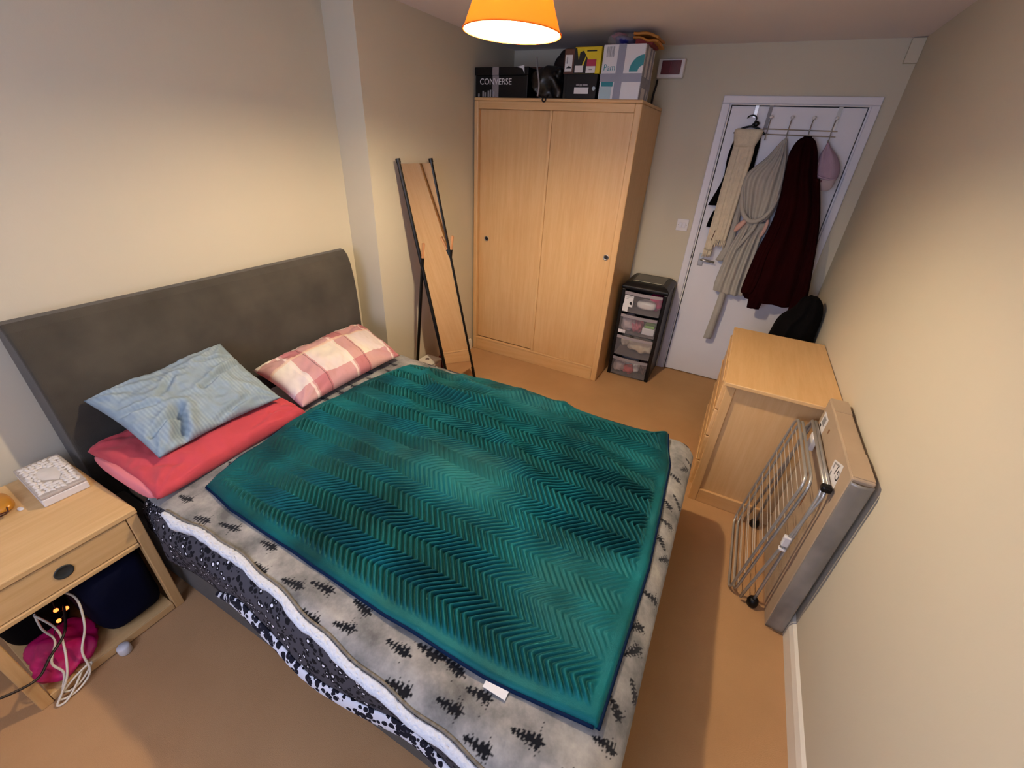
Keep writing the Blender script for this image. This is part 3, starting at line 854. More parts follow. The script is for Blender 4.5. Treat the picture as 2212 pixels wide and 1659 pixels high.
for k in range(4):
    z0, z1 = zs[k] + 0.0112, zs[k + 1] - 0.004
    xa, xb = tx0 + 0.030, tx1 - 0.030
    n_ = 11
    xs = np.linspace(xa, xb, n_)
    bow = 0.014 * (1 - ((xs - (xa + xb) / 2) / ((xb - xa) / 2)) ** 2)
    outer = [(x, ty0 - 0.004 - b) for x, b in zip(xs, bow)]
    dwr = obj('drawer', prism(outer + [(x, y + 0.003) for x, y in outer[::-1]], 2, z0, z1 - 0.03), M['clear'], tw)
    obj('drawer_lip', prism([(x, y - 0.004) for x, y in outer] + [(x, y + 0.004) for x, y in outer[::-1]], 2, z1 - 0.0295, z1 - 0.006), M['clear_lip'], dwr)
    obj('drawer_floor', B((xa, ty0 + 0.001, z0, xb, ty1 - 0.008, z0 + 0.003)), M['clear'], dwr)
    if k == 3:
        y_ = ty0 - 0.0135
        lb = obj('label', B((1.292, y_ - 0.0006, z0 + 0.045, 1.362, y_, z1 - 0.036)), M['label'], dwr)
        obj('label', B((1.287, y_ + 0.0015, z0 + 0.004, 1.330, y_ + 0.0022, z0 + 0.066)), M['label'], dwr)
        obj('label_print', prism([(1.336, z0 + 0.068), (1.352, z0 + 0.060), (1.356, z0 + 0.075), (1.348, z0 + 0.090), (1.336, z0 + 0.082)], 1, y_ - 0.0014, y_ - 0.0008), M['black_print'], dwr)
        obj('label_print', B((1.30, y_ - 0.0012, z1 - 0.046, 1.352, y_ - 0.0008, z1 - 0.043), (1.30, y_ - 0.0012, z1 - 0.053, 1.345, y_ - 0.0008, z1 - 0.051), (1.298, y_ - 0.0012, z1 - 0.065, 1.322, y_ - 0.0008, z1 - 0.062)), M['grey_print'], dwr)
    if k == 2:
        obj('label', B((1.288, ty0 - 0.0095, z0 + 0.002, 1.345, ty0 - 0.0088, z0 + 0.030)), M['label'], dwr)
def inbox(name, c, r, mat, label, cat, sd, amp=0.2):
    zb = c[2] - r[2] * 0.9
    r = (r[0] * 1.22, r[1] * 1.15, r[2] * 1.22)
    tag(blob(name, (c[0], c[1], zb + r[2] * 0.9), r, mat, None, sd, amp, 4.0, 36, 20, flat=zb), label, cat, 'things kept in the clear drawers')
yf = -0.31
inbox('hair_dryer', (1.455, yf, 0.625), (0.062, 0.045, 0.030), M['white_plastic'], 'pale grey rounded gadget inside the top clear drawer', 'gadget', 11, 0.05)
inbox('folded_cloth', (1.520, -0.23, 0.640), (0.045, 0.07, 0.058), M['magenta'], 'pink cloth bundle at right of the top clear drawer', 'cloth', 12)
inbox('folded_cloth', (1.342, -0.2, 0.615), (0.04, 0.09, 0.035), M['black_cloth'], 'black cloth behind the label in the top clear drawer', 'cloth', 13)
inbox('plastic_bag', (1.346, yf, 0.452), (0.044, 0.05, 0.055), M['lilac_pale'], 'pale pink bundle at left of the second clear drawer', 'cloth', 14)
inbox('red_pouch', (1.418, yf, 0.435), (0.036, 0.05, 0.038), M['pink_pack'], 'rose red pouch in the middle of the second clear drawer', 'pouch', 15)
tag(obj('carton', B((1.465, -0.35, 0.396, 1.562, -0.22, 0.452)), M['white_card'], bevel=0.004), 'white carton inside the second clear drawer', 'box')
tag(obj('packet', B((1.475, -0.34, 0.4525, 1.556, -0.24, 0.475)), M['green_plastic'], bevel=0.006), 'lime green packet on the carton in the second clear drawer', 'packet')
inbox('folded_cloth', (1.350, -0.27, 0.300), (0.038, 0.06, 0.050), M['cream_knit'], 'cream cloth bundle at left of the third clear drawer', 'cloth', 16)
inbox('folded_cloth', (1.480, -0.29, 0.280), (0.088, 0.06, 0.062), M['cream_knit'], 'larger cream cloth at right of the third clear drawer', 'cloth', 17)
inbox('folded_cloth', (1.342, yf, 0.060), (0.040, 0.05, 0.040), M['lilac_pale'], 'pale pink cloth at left of the lowest clear drawer', 'cloth', 18)
inbox('folded_cloth', (1.410, -0.26, 0.105), (0.055, 0.05, 0.045), plain('grey_blue_cloth', '7f8794', 0.9), 'grey blue cloth in the middle of the lowest clear drawer', 'cloth', 19)
inbox('folded_cloth', (1.418, yf, 0.048), (0.036, 0.05, 0.030), plain('red_cloth', 'b0444c', 0.8), 'red cloth low in the middle of the lowest clear drawer', 'cloth', 20)
inbox('tissue_wad', (1.480, yf, 0.068), (0.020, 0.03, 0.034), M['white_card'], 'crumpled white tissue in the lowest clear drawer', 'tissue', 21)
inbox('folded_cloth', (1.530, -0.24, 0.070), (0.034, 0.06, 0.052), plain('mauve_brown_cloth', '5a4040', 0.9), 'mauve brown cloth at right of the lowest clear drawer', 'cloth', 22)

# ================================================================= DOOR HOOKS AND CLOTHES
rk = thing('over_door_rack', 'silver wire hook rack hung over the top of the white door', 'rack', (2.12, -0.02, 1.83))
for x in (1.915, 2.300):
    obj('strap', B((x - 0.011, -0.0105, 1.86, x + 0.011, -0.0085, 1.9915), (x - 0.011, -0.0105, 1.9915, x + 0.011, 0.02, 1.9935)), M['silver'] if x > 2 else M['grey_print'], rk)
for z in (1.864, 1.834):
    obj('rail', T([(1.905, -0.016, z), (2.325, -0.016, z)], 0.0035, 8), M['silver'], rk)
for x in (1.932, 2.052, 2.172, 2.292):
    hk = obj('hook', T(smoothpath([(x, -0.022, 1.815), (x, -0.040, 1.800), (x, -0.058, 1.812), (x, -0.05, 1.835), (x, -0.026, 1.850), (x, -0.024, 1.872), (x, -0.040, 1.905), (x, -0.055, 1.925)], 5), 0.003, 8), M['silver'], rk, smooth=True)
    bm = bmesh.new(); bmesh.ops.create_uvsphere(bm, u_segments=14, v_segments=10, radius=0.0105)
    bmesh.ops.transform(bm, matrix=Matrix.Translation((x, -0.057, 1.930)), verts=bm.verts)
    obj('hook_ball', bm, M['white_plastic'], hk, smooth=True)
oh = obj('over_door_hook', B((1.822, -0.0105, 1.925, 1.842, -0.0085, 1.9915), (1.822, -0.0105, 1.9915, 1.842, 0.02, 1.9935), (1.822, -0.034, 1.925, 1.842, -0.0106, 1.9275), (1.822, -0.036, 1.925, 1.842, -0.0341, 1.938)), M['silver'])
tag(oh, 'single silver hook over the door holding the black hanger', 'hook')
hg = thing('coat_hanger', 'black plastic coat hanger on the single over-door hook', 'hanger', (1.83, -0.045, 1.84))
obj('hanger_hook', T(smoothpath([(1.793, -0.047, 1.918), (1.802, -0.047, 1.931), (1.818, -0.047, 1.936), (1.834, -0.047, 1.934), (1.848, -0.047, 1.922), (1.846, -0.047, 1.903), (1.836, -0.047, 1.886), (1.828, -0.047, 1.872)], 5), 0.0042, 8), M['black_plastic'], hg, smooth=True)
obj('hanger_bar', T(smoothpath([(1.735, -0.047, 1.830), (1.77, -0.047, 1.856), (1.80, -0.047, 1.868), (1.828, -0.047, 1.873), (1.86, -0.047, 1.868), (1.89, -0.047, 1.856), (1.925, -0.047, 1.830)], 5), 0.006, 8), M['black_plastic'], hg, smooth=True)
bm = lathe([(0.002, -0.004), (0.016, -0.003), (0.016, 0.003), (0.002, 0.004)], (0, 0, 0), 18)
bmesh.ops.transform(bm, matrix=Matrix.Translation((1.856, -0.047, 1.889)) @ Matrix.Rotation(math.radians(90), 4, 'X') @ Matrix.Scale(1.15, 4, (1, 0, 0)), verts=bm.verts)
obj('size_disc', bm, M['black_plastic'], hg, smooth=True)
bj = thing('black_jacket', 'black garment on the hanger mostly hidden behind the cream scarf', 'jacket', (1.82, -0.05, 1.2))
loft('jacket_body', [(1.838, 1.80, 1.86, -0.046, 0.010), (1.815, 1.755, 1.905, -0.044, 0.014), (1.70, 1.735, 1.915, -0.042, 0.018), (1.58, 1.745, 1.915, -0.042, 0.020), (1.45, 1.76, 1.90, -0.042, 0.020), (1.30, 1.755, 1.90, -0.042, 0.020), (1.20, 1.75, 1.895, -0.042, 0.018)], M['black_cloth'], bj, folds=0.003, seed=2)
loft('sleeve', [(1.68, 1.752, 1.79, -0.044, 0.010), (1.60, 1.746, 1.785, -0.046, 0.012), (1.52, 1.736, 1.775, -0.046, 0.014), (1.44, 1.712, 1.765, -0.046, 0.014), (1.375, 1.690, 1.755, -0.046, 0.014)], M['black_cloth'], bj, folds=0.002, seed=4)
loft('sleeve', [(1.34, 1.738, 1.765, -0.046, 0.010), (1.27, 1.722, 1.755, -0.046, 0.012), (1.225, 1.718, 1.748, -0.046, 0.010)], M['black_cloth'], bj, folds=0.002, seed=6)
sc = thing('knitted_scarf', 'long cream knitted scarf folded over the black hanger', 'scarf', (1.82, -0.09, 1.0))
loft('folded_band', [(1.858, 1.752, 1.902, -0.075, 0.020), (1.846, 1.738, 1.912, -0.076, 0.030), (1.80, 1.745, 1.902, -0.078, 0.034), (1.765, 1.756, 1.890, -0.080, 0.034), (1.752, 1.762, 1.884, -0.080, 0.026)], M['cream_knit'], sc, folds=0.002, seed=3)
loft('strand', [(1.775, 1.790, 1.886, -0.090, 0.016), (1.70, 1.792, 1.892, -0.090, 0.018), (1.55, 1.792, 1.888, -0.090, 0.018), (1.35, 1.795, 1.884, -0.090, 0.018), (1.18, 1.800, 1.880, -0.090, 0.018), (1.15, 1.802, 1.878, -0.090, 0.014)], M['cream_knit'], sc, folds=0.004, nf=6, seed=5)
loft('strand', [(1.775, 1.756, 1.808, -0.082, 0.014), (1.60, 1.752, 1.812, -0.082, 0.016), (1.40, 1.750, 1.812, -0.082, 0.016), (1.20, 1.748, 1.808, -0.082, 0.016), (1.07, 1.746, 1.802, -0.080, 0.014)], M['cream_knit'], sc, folds=0.004, nf=6, seed=9)
for (x0, x1, zt, zb, yy) in ((1.806, 1.876, 1.156, 1.10, -0.092), (1.749, 1.80, 1.076, 1.015, -0.082)):
    bm = bmesh.new()
    for i in range(9):
        x = x0 + (x1 - x0) * i / 8
        tube_into(bm, [(x, yy, zt), (x + random.uniform(-.003, .003), yy - 0.004, (zt + zb) / 2), (x + random.uniform(-.006, .006), yy, zb + random.uniform(-.006, .01))], [0.0035, 0.0042, 0.0025], 6)
    fr = obj('fringe', bm, M['cream_knit'], sc, smooth=True)
    fr['kind'] = 'stuff'
obj('stitch_mark', T(smoothpath([(1.790, -0.1005, 1.215), (1.786, -0.1015, 1.185), (1.780, -0.1005, 1.14)], 4), 0.0025, 6), M['tortoise'], sc)
rb = thing('bathrobe', 'pale grey fleece bathrobe hanging from the second rack hook', 'robe', (2.0, -0.08, 0.76))
loft('skirt', [(1.30, 1.950, 2.118, -0.072, 0.030), (1.22, 1.945, 2.100, -0.074, 0.034), (1.10, 1.912, 2.100, -0.076, 0.036), (0.95, 1.895, 2.098, -0.076, 0.038), (0.84, 1.885, 2.100, -0.076, 0.038), (0.775, 1.890, 2.104, -0.074, 0.034)], M['grey_robe'], rb, n=90, folds=0.016, nf=7, seed=11, twist=2.0)
loft('upper_drape', [(1.812, 2.042, 2.062, -0.055, 0.008), (1.76, 2.010, 2.078, -0.066, 0.016), (1.70, 1.975, 2.098, -0.078, 0.024), (1.60, 1.888, 2.128, -0.090, 0.032), (1.53, 1.878, 2.132, -0.094, 0.036), (1.45, 1.900, 2.132, -0.096, 0.040), (1.38, 1.922, 2.124, -0.097, 0.042), (1.33, 1.950, 2.106, -0.096, 0.038), (1.305, 1.985, 2.075, -0.094, 0.026)], M['grey_robe'], rb, n=110, folds=0.017, nf=9, seed=12, twist=1.0)
obj('rolled_edge', T(smoothpath([(1.884, -0.108, 1.53), (1.905, -0.128, 1.43), (1.945, -0.142, 1.345), (2.005, -0.148, 1.307), (2.065, -0.142, 1.335), (2.106, -0.130, 1.41), (2.122, -0.112, 1.50)], 6), [0.004 + 0.011 * math.sin(math.pi * i / 36) ** 0.5 for i in range(37)], 10), M['grey_robe'], rb, smooth=True)
loft('sleeve', [(1.57, 1.868, 1.905, -0.062, 0.014), (1.42, 1.862, 1.915, -0.060, 0.018), (1.25, 1.876, 1.930, -0.058, 0.018), (1.10, 1.872, 1.925, -0.058, 0.018), (1.00, 1.845, 1.905, -0.056, 0.016)], M['grey_robe'], rb, folds=0.004, seed=14)
obj('pink_lining', T(smoothpath([(1.972, -0.104, 1.310), (1.950, -0.108, 1.280), (1.930, -0.106, 1.250), (1.918, -0.100, 1.225)], 4), [0.010, 0.013, 0.016, 0.018, 0.019, 0.020, 0.020, 0.019, 0.018, 0.016, 0.013, 0.011, 0.008], 10), M['pink_fleece'], rb, smooth=True)
obj('pink_lining', T(smoothpath([(2.104, -0.100, 1.325), (2.106, -0.100, 1.285), (2.100, -0.098, 1.240), (2.090, -0.094, 1.205)], 4), [0.006, 0.008, 0.010, 0.012, 0.013, 0.013, 0.013, 0.013, 0.012, 0.011, 0.010, 0.008, 0.005], 10), M['pink_fleece'], rb, smooth=True)
kn = obj('front_fold', T(smoothpath([(2.035, -0.118, 1.305), (2.030, -0.130, 1.265), (2.010, -0.132, 1.215), (1.985, -0.126, 1.160), (1.962, -0.112, 1.10)], 6), [0.017, 0.017, 0.016, 0.016, 0.016, 0.015, 0.015, 0.015, 0.015, 0.014, 0.014, 0.014, 0.014, 0.013, 0.013, 0.013, 0.012, 0.012, 0.011, 0.010, 0.010, 0.009, 0.008, 0.007, 0.006], 8), M['grey_robe'], rb, smooth=True)
bm = bmesh.new()
pts = smoothpath([(1.965, -0.085, 0.80), (1.962, -0.088, 0.70), (1.958, -0.088, 0.58), (1.952, -0.086, 0.47), (1.948, -0.084, 0.385)], 5)
prev = None
for i, p in enumerate(pts):
    w_ = 0.022 + 0.006 * i / len(pts)
    ring = [bm.verts.new((p[0] + sx * w_, p[1] + sy * 0.006 + 0.004 * math.sin(i * .7) * sx, p[2])) for sx, sy in ((-1, -1), (0, -1.8), (1, -1), (1, 1), (-1, 1))]
    if prev:
        for k in range(5): bm.faces.new((prev[k], prev[(k + 1) % 5], ring[(k + 1) % 5], ring[k]))
    else: bm.faces.new(ring)
    prev = ring
bm.faces.new(prev[::-1])
obj('belt_tail', bm, M['grey_robe'], rb, smooth=True)
hd = thing('hooded_top', 'dark maroon hooded top hanging from the third rack hook', 'hoodie', (2.28, -0.15, 0.72))
loft('body', [(1.826, 2.150, 2.190, -0.105, 0.012), (1.80, 2.118, 2.222, -0.120, 0.030), (1.74, 2.098, 2.252, -0.132, 0.044), (1.68, 2.100, 2.272, -0.138, 0.050), (1.58, 2.112, 2.305, -0.142, 0.052), (1.45, 2.128, 2.362, -0.144, 0.052), (1.30, 2.128, 2.405, -0.146, 0.052), (1.15, 2.106, 2.436, -0.148, 0.052), (0.98, 2.092, 2.468, -0.148, 0.052), (0.84, 2.080, 2.492, -0.148, 0.050), (0.775, 2.12, 2.486, -0.146, 0.044)], M['maroon'], hd, n=72, folds=0.014, nf=5, seed=21)
loft('sleeve', [(1.50, 2.135, 2.19, -0.155, 0.022), (1.30, 2.125, 2.195, -0.165, 0.024), (1.10, 2.092, 2.175, -0.172, 0.024), (0.92, 2.078, 2.175, -0.178, 0.026), (0.84, 2.075, 2.16, -0.178, 0.026), (0.825, 2.080, 2.15, -0.178, 0.022)], M['maroon'], hd, folds=0.004, seed=22)
loft('sleeve', [(0.95, 2.135, 2.235, -0.176, 0.02), (0.80, 2.142, 2.238, -0.178, 0.024), (0.722, 2.150, 2.232, -0.176, 0.022)], M['maroon'], hd, folds=0.003, seed=23)
loft('sleeve', [(1.60, 2.27, 2.312, -0.155, 0.022), (1.35, 2.34, 2.400, -0.165, 0.024), (1.05, 2.392, 2.464, -0.174, 0.024), (0.85, 2.405, 2.498, -0.180, 0.024), (0.735, 2.412, 2.488, -0.176, 0.02)], M['maroon'], hd, folds=0.003, seed=24)
cp = thing('baseball_cap', 'dusty lilac baseball cap hanging by its strap from the last hook', 'cap', (2.345, -0.09, 1.53))
loft('crown', [(1.80, 2.288, 2.300, -0.062, 0.004), (1.775, 2.283, 2.318, -0.068, 0.012), (1.73, 2.272, 2.365, -0.076, 0.028), (1.68, 2.270, 2.398, -0.082, 0.040), (1.63, 2.274, 2.412, -0.086, 0.046), (1.595, 2.282, 2.405, -0.086, 0.044)], M['lilac'], cp, n=48, folds=0.004, nf=3, seed=31)
loft('brim', [(1.60, 2.284, 2.402, -0.098, 0.036), (1.57, 2.296, 2.400, -0.112, 0.022), (1.545, 2.310, 2.392, -0.114, 0.012), (1.532, 2.330, 2.375, -0.112, 0.006)], M['lilac_pale'], cp, n=40, seed=32)
obj('strap', T(smoothpath([(2.276, -0.118, 1.69), (2.282, -0.134, 1.635), (2.30, -0.136, 1.612), (2.36, -0.134, 1.60), (2.40, -0.118, 1.605)], 5), 0.006, 6), M['lilac'], cp, smooth=True)
obj('badge', B((2.292, -0.142, 1.582, 2.328, -0.136, 1.594)), M['red_face'], cp, bevel=0.002)

# ================================================================= CHEST OF DRAWERS, BLACK BAG
ch = thing('chest_of_drawers', 'beech chest of drawers standing end-on against the right wall', 'chest', (2.33, -1.24, 0))
cx0, cx1, cy0, cy1 = 2.100, 2.558, -1.632, -0.845
obj('top_board', B((2.086, -1.662, 0.745, 2.5745, -0.825, 0.766)), M['beech_y'], ch, bevel=0.004)
obj('corner_post', B((cx0, cy0, 0.0, cx0 + 0.042, cy0 + 0.04, 0.7445)), M['beech_v'], ch, bevel=0.003)
obj('corner_post', B((cx1 - 0.042, cy0, 0.0, cx1, cy0 + 0.04, 0.7445)), M['beech_v'], ch, bevel=0.003)
obj('corner_post', B((cx0, cy1 - 0.04, 0.0, cx0 + 0.042, cy1, 0.7445)), M['beech_v'], ch, bevel=0.003)
obj('corner_post', B((cx1 - 0.042, cy1 - 0.04, 0.0, cx1, cy1, 0.7445)), M['beech_v'], ch, bevel=0.003)
obj('end_panel', B((cx0 + 0.043, cy0 + 0.014, 0.085, cx1 - 0.043, cy0 + 0.024, 0.744)), M['beech_v'], ch)
obj('end_panel', B((cx0 + 0.043, cy1 - 0.024, 0.085, cx1 - 0.043, cy1 - 0.014, 0.744)), M['beech_v'], ch)
obj('plinth_rail', B((cx0 + 0.043, cy0, 0.0, cx1 - 0.043, cy0 + 0.026, 0.0845)), M['beech_x'], ch, bevel=0.003)
obj('back_panel', B((cx1 - 0.02, cy0 + 0.041, 0.05, cx1 - 0.008, cy1 - 0.041, 0.744)), M['beech_y'], ch)
obj('front_rail', B((cx0 + 0.004, cy0 + 0.041, 0.0, cx0 + 0.03, cy1 - 0.041, 0.07)), M['beech_y'], ch)
for k in range(4):
    z0 = 0.075 + k * 0.167
    d_ = obj('drawer', B((cx0 - 0.016, cy0 + 0.043, z0, cx0 + 0.03, cy1 - 0.043, z0 + 0.16)), M['beech_y'], ch, bevel=0.004)
    obj('finger_lip', B((cx0 - 0.022, cy0 + 0.06, z0 + 0.150, cx0 - 0.0162, cy1 - 0.06, z0 + 0.160)), M['beech_y'], d_, bevel=0.002)
bk = loft('black_bag', [(0.0, 2.30, 2.55, -0.52, 0.13), (0.25, 2.27, 2.560, -0.52, 0.15), (0.50, 2.29, 2.562, -0.52, 0.15), (0.66, 2.315, 2.566, -0.51, 0.14), (0.75, 2.328, 2.566, -0.50, 0.13), (0.80, 2.350, 2.566, -0.50, 0.12), (0.835, 2.385, 2.564, -0.49, 0.11), (0.87, 2.408, 2.558, -0.485, 0.10), (0.91, 2.420, 2.545, -0.48, 0.08), (0.938, 2.440, 2.52, -0.47, 0.05)], M['black_cloth'], None, n=48, folds=0.010, nf=4, seed=41)
tag(bk, 'bulky black fabric bag standing between chest of drawers and door', 'bag')

# ================================================================= CARDBOARD BOX AND AIRER
bx = thing('flat_carton', 'large flat cardboard carton standing against the right wall', 'box', (2.525, -1.95, 0))
ox0, ox1, oy0, oy1, oz = 2.492, 2.559, -2.252, -1.672, 0.818
obj('carton', B((ox0, oy0, 0.0, ox1, oy1, oz)), M['card'], bx, bevel=0.006)
obj('flap', prism([(ox0 + 0.004, oz + 0.0004), (ox1 - 0.002, oz + 0.0004), (ox1 - 0.002, oz + 0.003), (ox0 + 0.004, oz + 0.002)], 1, -2.245, -2.085), M['card'], bx)
obj('flap', prism([(ox0 + 0.004, oz + 0.0004), (ox1 - 0.002, oz + 0.0004), (ox1 - 0.002, oz + 0.0022), (ox0 + 0.004, oz + 0.0016)], 1, -1.79, -1.676), M['card'], bx)
# polythene pocket over the near end
g_u, g_v = np.meshgrid(np.linspace(0, 1, 16), np.linspace(0, 1, 60), indexing='ij')
co = np.stack([ox0 + 0.001 + (ox1 - ox0 - 0.002) * g_u, oy0 - 0.004 - 0.005 * (1 + wob(g_u * 2.5 - g_v * 3, g_v * 7, 3, 1.6)) * np.sin(g_u * math.pi) ** 0.6, 0.01 + (oz - 0.022) * g_v], -1)
solid(link_mesh('polythene_wrap', grid_mesh('polythene_wrap', co), M['poly_grey'], bx, smooth=True), 0.001, 1)
def onface(name, quad, mat, off=0.0006):
    """quad of (y, z) on the carton's room-side face"""
    return obj(name, prism(quad, 0, ox0 - off, ox0 - 0.0001), mat, bx)
onface('paper_label', [(-2.054, 0.752), (-2.152, 0.792), (-2.176, 0.690), (-2.072, 0.660)], M['label'])
onface('label_print', [(-2.072, 0.752), (-2.128, 0.775), (-2.131, 0.770), (-2.080, 0.748)], M['grey_print'], 0.0012)
onface('label_print', [(-2.070, 0.750), (-2.082, 0.748), (-2.084, 0.728), (-2.076, 0.728)], M['grey_print'], 0.0012)
onface('label_print', [(-2.072, 0.715), (-2.084, 0.718), (-2.088, 0.700), (-2.076, 0.697)], M['grey_print'], 0.0012)
text('label_lettering', 'G1', 0.052, M['black_print'], bx, (ox0 - 0.0009, -2.168, 0.757), (0, 1, 0.1), (0, 0.1, -1), 0.0003)
onface('paper_label', [(-1.708, 0.768), (-1.792, 0.770), (-1.790, 0.694), (-1.706, 0.698)], M['label'])
onface('label_print', [(-1.725, 0.757), (-1.768, 0.758), (-1.766, 0.722), (-1.722, 0.722)], M['grey_print'], 0.0012)
onface('label_print', [(-1.715, 0.712), (-1.735, 0.712), (-1.735, 0.702), (-1.715, 0.702)], M['black_print'], 0.0012)
for (y, z, h) in ((-1.845, 0.76, 0.02), (-1.86, 0.55, 0.10), (-1.95, 0.50, 0.08)):
    onface('scuff', [(y, z), (y - 0.018, z + 0.004), (y - 0.012, z - h), (y - 0.002, z - h * 0.8)], M['brown_stain'])

ar = thing('clothes_airer', 'folded silver clothes airer with wire rungs leaning on the carton', 'airer', (2.41, -1.9, 0))
yn, yfr = -2.155, -1.674
def wing(bx0, tx0_, z0, z1, name):
    P0, P1 = Vector((bx0, 0, z0)), Vector((tx0_, 0, z1))
    def at(y, t):
        q = along(P0, P1, t); return (q.x, y, q.z)
    r = 0.045
    ring = []
    for (y, t, sy, st) in ((yn, 0, 1, 1), (yfr, 0, -1, 1), (yfr, 1, -1, -1), (yn, 1, 1, -1)):
        L_ = (P1 - P0).length
        seq = []
        for k in range(6):
            a = k / 5 * math.pi / 2
            if sy * st > 0: dy, dt = r * (1 - math.sin(a)), r * (1 - math.cos(a))
            else: dy, dt = r * (1 - math.cos(a)), r * (1 - math.sin(a))
            seq.append(at(y + sy * dy, t + st * dt / L_))
        # order corner points so that the loop runs y+ at the bottom, up, y- at the top, down
        ring += seq
    # re-order each corner for a continuous loop
    c0, c1, c2, c3 = ring[0:6], ring[6:12], ring[12:18], ring[18:24]
    def fix(c, start):
        d0 = (Vector(c[0]) - Vector(start)).length; d1 = (Vector(c[-1]) - Vector(start)).length
        return c if d0 <= d1 else c[::-1]
    s0 = at(yn, 0.5); o = fix(c0, s0)
    o += fix(c1, o[-1]); o += fix(c2, o[-1]); o += fix(c3, o[-1])
    fr = obj(name, T(o, 0.0056, 8, True), M['chrome'], ar, smooth=True)
    for k in range(9):
        t = 0.07 + 0.105 * k
        obj('rung', T([at(yn + 0.004, t), at(yfr - 0.004, t)], 0.0016, 6), M['wire'], fr)
    return at
wing(2.345, 2.413, 0.0065, 0.695, 'wing_frame')
wing(2.366, 2.432, 0.0065, 0.690, 'wing_frame')
for (b, t_, lab) in ((2.392, 2.474, 0), (2.440, 2.462, 1)):
    pth = [(b, yn - 0.022, 0.032 if lab else 0.02), (b + (t_ - b) * .1, yn - 0.022, 0.09), (t_, yn - 0.022, 0.66), (t_ + 0.004, yn + 0.0, 0.702), (t_ + 0.004, yfr - 0.02, 0.702), (t_, yfr + 0.0, 0.66), (b, yfr + 0.0, 0.032 if lab else 0.02)]
    lg = obj('leg_frame', T(pth, 0.0064, 8), M['chrome'], ar, smooth=True)
    if lab:
        for y in (yn - 0.022, yfr):
            obj('rubber_foot', lathe([(0.012, 0.001), (0.021, 0.006), (0.023, 0.024), (0.018, 0.042), (0.010, 0.046)], (b, y, 0.0), 16), M['black_plastic'], lg, smooth=True)
for z, hh in ((0.385, 0.05), (0.36, 0.012)):
    x = 2.440
    obj('joint_clip', B((x - 0.014, yn - 0.034, z), ) if False else B((x - 0.012, yn - 0.034, z, x + 0.014, yn - 0.012, z + hh)), M['white_plastic'], ar, bevel=0.005)
obj('corner_cap', B((2.452, yn - 0.044, 0.690, 2.486, yn - 0.012, 0.716)), M['black_plastic'], ar, bevel=0.008)
obj('strap_tab', B((2.462, -1.83, 0.628, 2.481, -1.77, 0.690)), M['label'], ar, bevel=0.004)

# ================================================================= BED
bed = thing('bed', 'double bed with tall charcoal upholstered headboard against the left wall', 'bed', (0.95, -2.575, 0))
by0, by1 = -3.300, -1.862
hp = [(-0.060, 0.0), (-0.060, 0.72), (-0.063, 0.84), (-0.070, 0.93), (-0.083, 1.01), (-0.101, 1.062), (-0.124, 1.088), (-0.150, 1.092), (-0.176, 1.080), (-0.192, 1.055), (-0.200, 1.0), (-0.200, 0.0)]
obj('headboard', prism(hp, 1, -3.322, -1.842), M['dark_felt'], bed, bevel=0.012, smooth=False, seg=3)
obj('side_rail', B((-0.058, by0, 0.012, 1.955, by0 + 0.045, 0.34)), M['dark_felt'], bed, bevel=0.010)
obj('side_rail', B((-0.058, by1 - 0.045, 0.012, 1.955, by1, 0.34)), M['dark_felt'], bed, bevel=0.010)
obj('foot_rail', B((1.956, by0, 0.012, 1.995, by1, 0.34)), M['dark_felt'], bed, bevel=0.010)
obj('slat_base', B((-0.058, by0 + 0.046, 0.20, 1.955, by1 - 0.046, 0.30)), M['black_matt'], bed)
obj('mattress', B((-0.055, by0 + 0.05, 0.302, 1.950, by1 - 0.05, 0.498)), M['mattress'], bed, bevel=0.04, seg=4)
for x in (0.0, 1.93):
    for y in (by0 + 0.08, by1 - 0.08):
        obj('leg', lathe([(0.022, 0.0), (0.026, 0.2)], (x, y, 0.0), 12), M['black_matt'], bed)

def h0(x, y):
    """surface of the duvet over the mattress"""
    z = 0.522 + 0.006 * wob(x * 2.0, y * 2.0, 5, 2.0) + 0.003 * wob(x, y, 6, 9.0)
    return z
EY0, EY1, EX1 = -3.275, -1.955, 1.965      # where the covers start to bend over
def bend(t, e0, r, sgn):
    """flat cloth coordinate -> position and drop beyond edge e0 (sgn: -1 near side, +1 far side)"""
    d = sgn * (t - e0)
    L = r * math.pi / 2
    a = np.clip(d, 0, L) / r
    pos = np.where(d > 0, e0 + sgn * r * np.sin(a), t)
    drop = np.where(d > 0, r * (1 - np.cos(a)), 0) + np.clip(d - L, 0, None)
    return pos, drop
def ins(a):     # the covers are tucked in a little beside the nightstand
    return 0.032 * (1 - sst(a, 0.36, 0.47))
def cover(A, Bc, lift, r=0.075, ripple=0.012, seed=3, ext=0.0):
    y, dn = bend(Bc, EY0 + ins(A), r, -1)
    y, df = bend(y, EY1 + ext, r, 1)
    x, dx = bend(A, EX1 + 0.25 * ext, r * 0.9, 1)
    z = h0(x, np.clip(y, -3.4, -1.8)) + lift - dn - df - dx
    k = sst(dn, 0.03, 0.2)
    y = y - lift * sst(dn, 0.0, 0.06) - ripple * k * wob(A * 2.2, dn * 1.5, seed, 4.5) + lift * sst(df, 0, .06) + ripple * sst(df, 0.03, 0.2) * wob(A * 2, df, seed + 1, 4.5)
    x = x + lift * sst(dx, 0.0, 0.06) + ripple * sst(dx, 0.03, 0.2) * wob(Bc * 2, dx, seed + 2, 4.5)
    return x, y, np.maximum(z, 0.03)

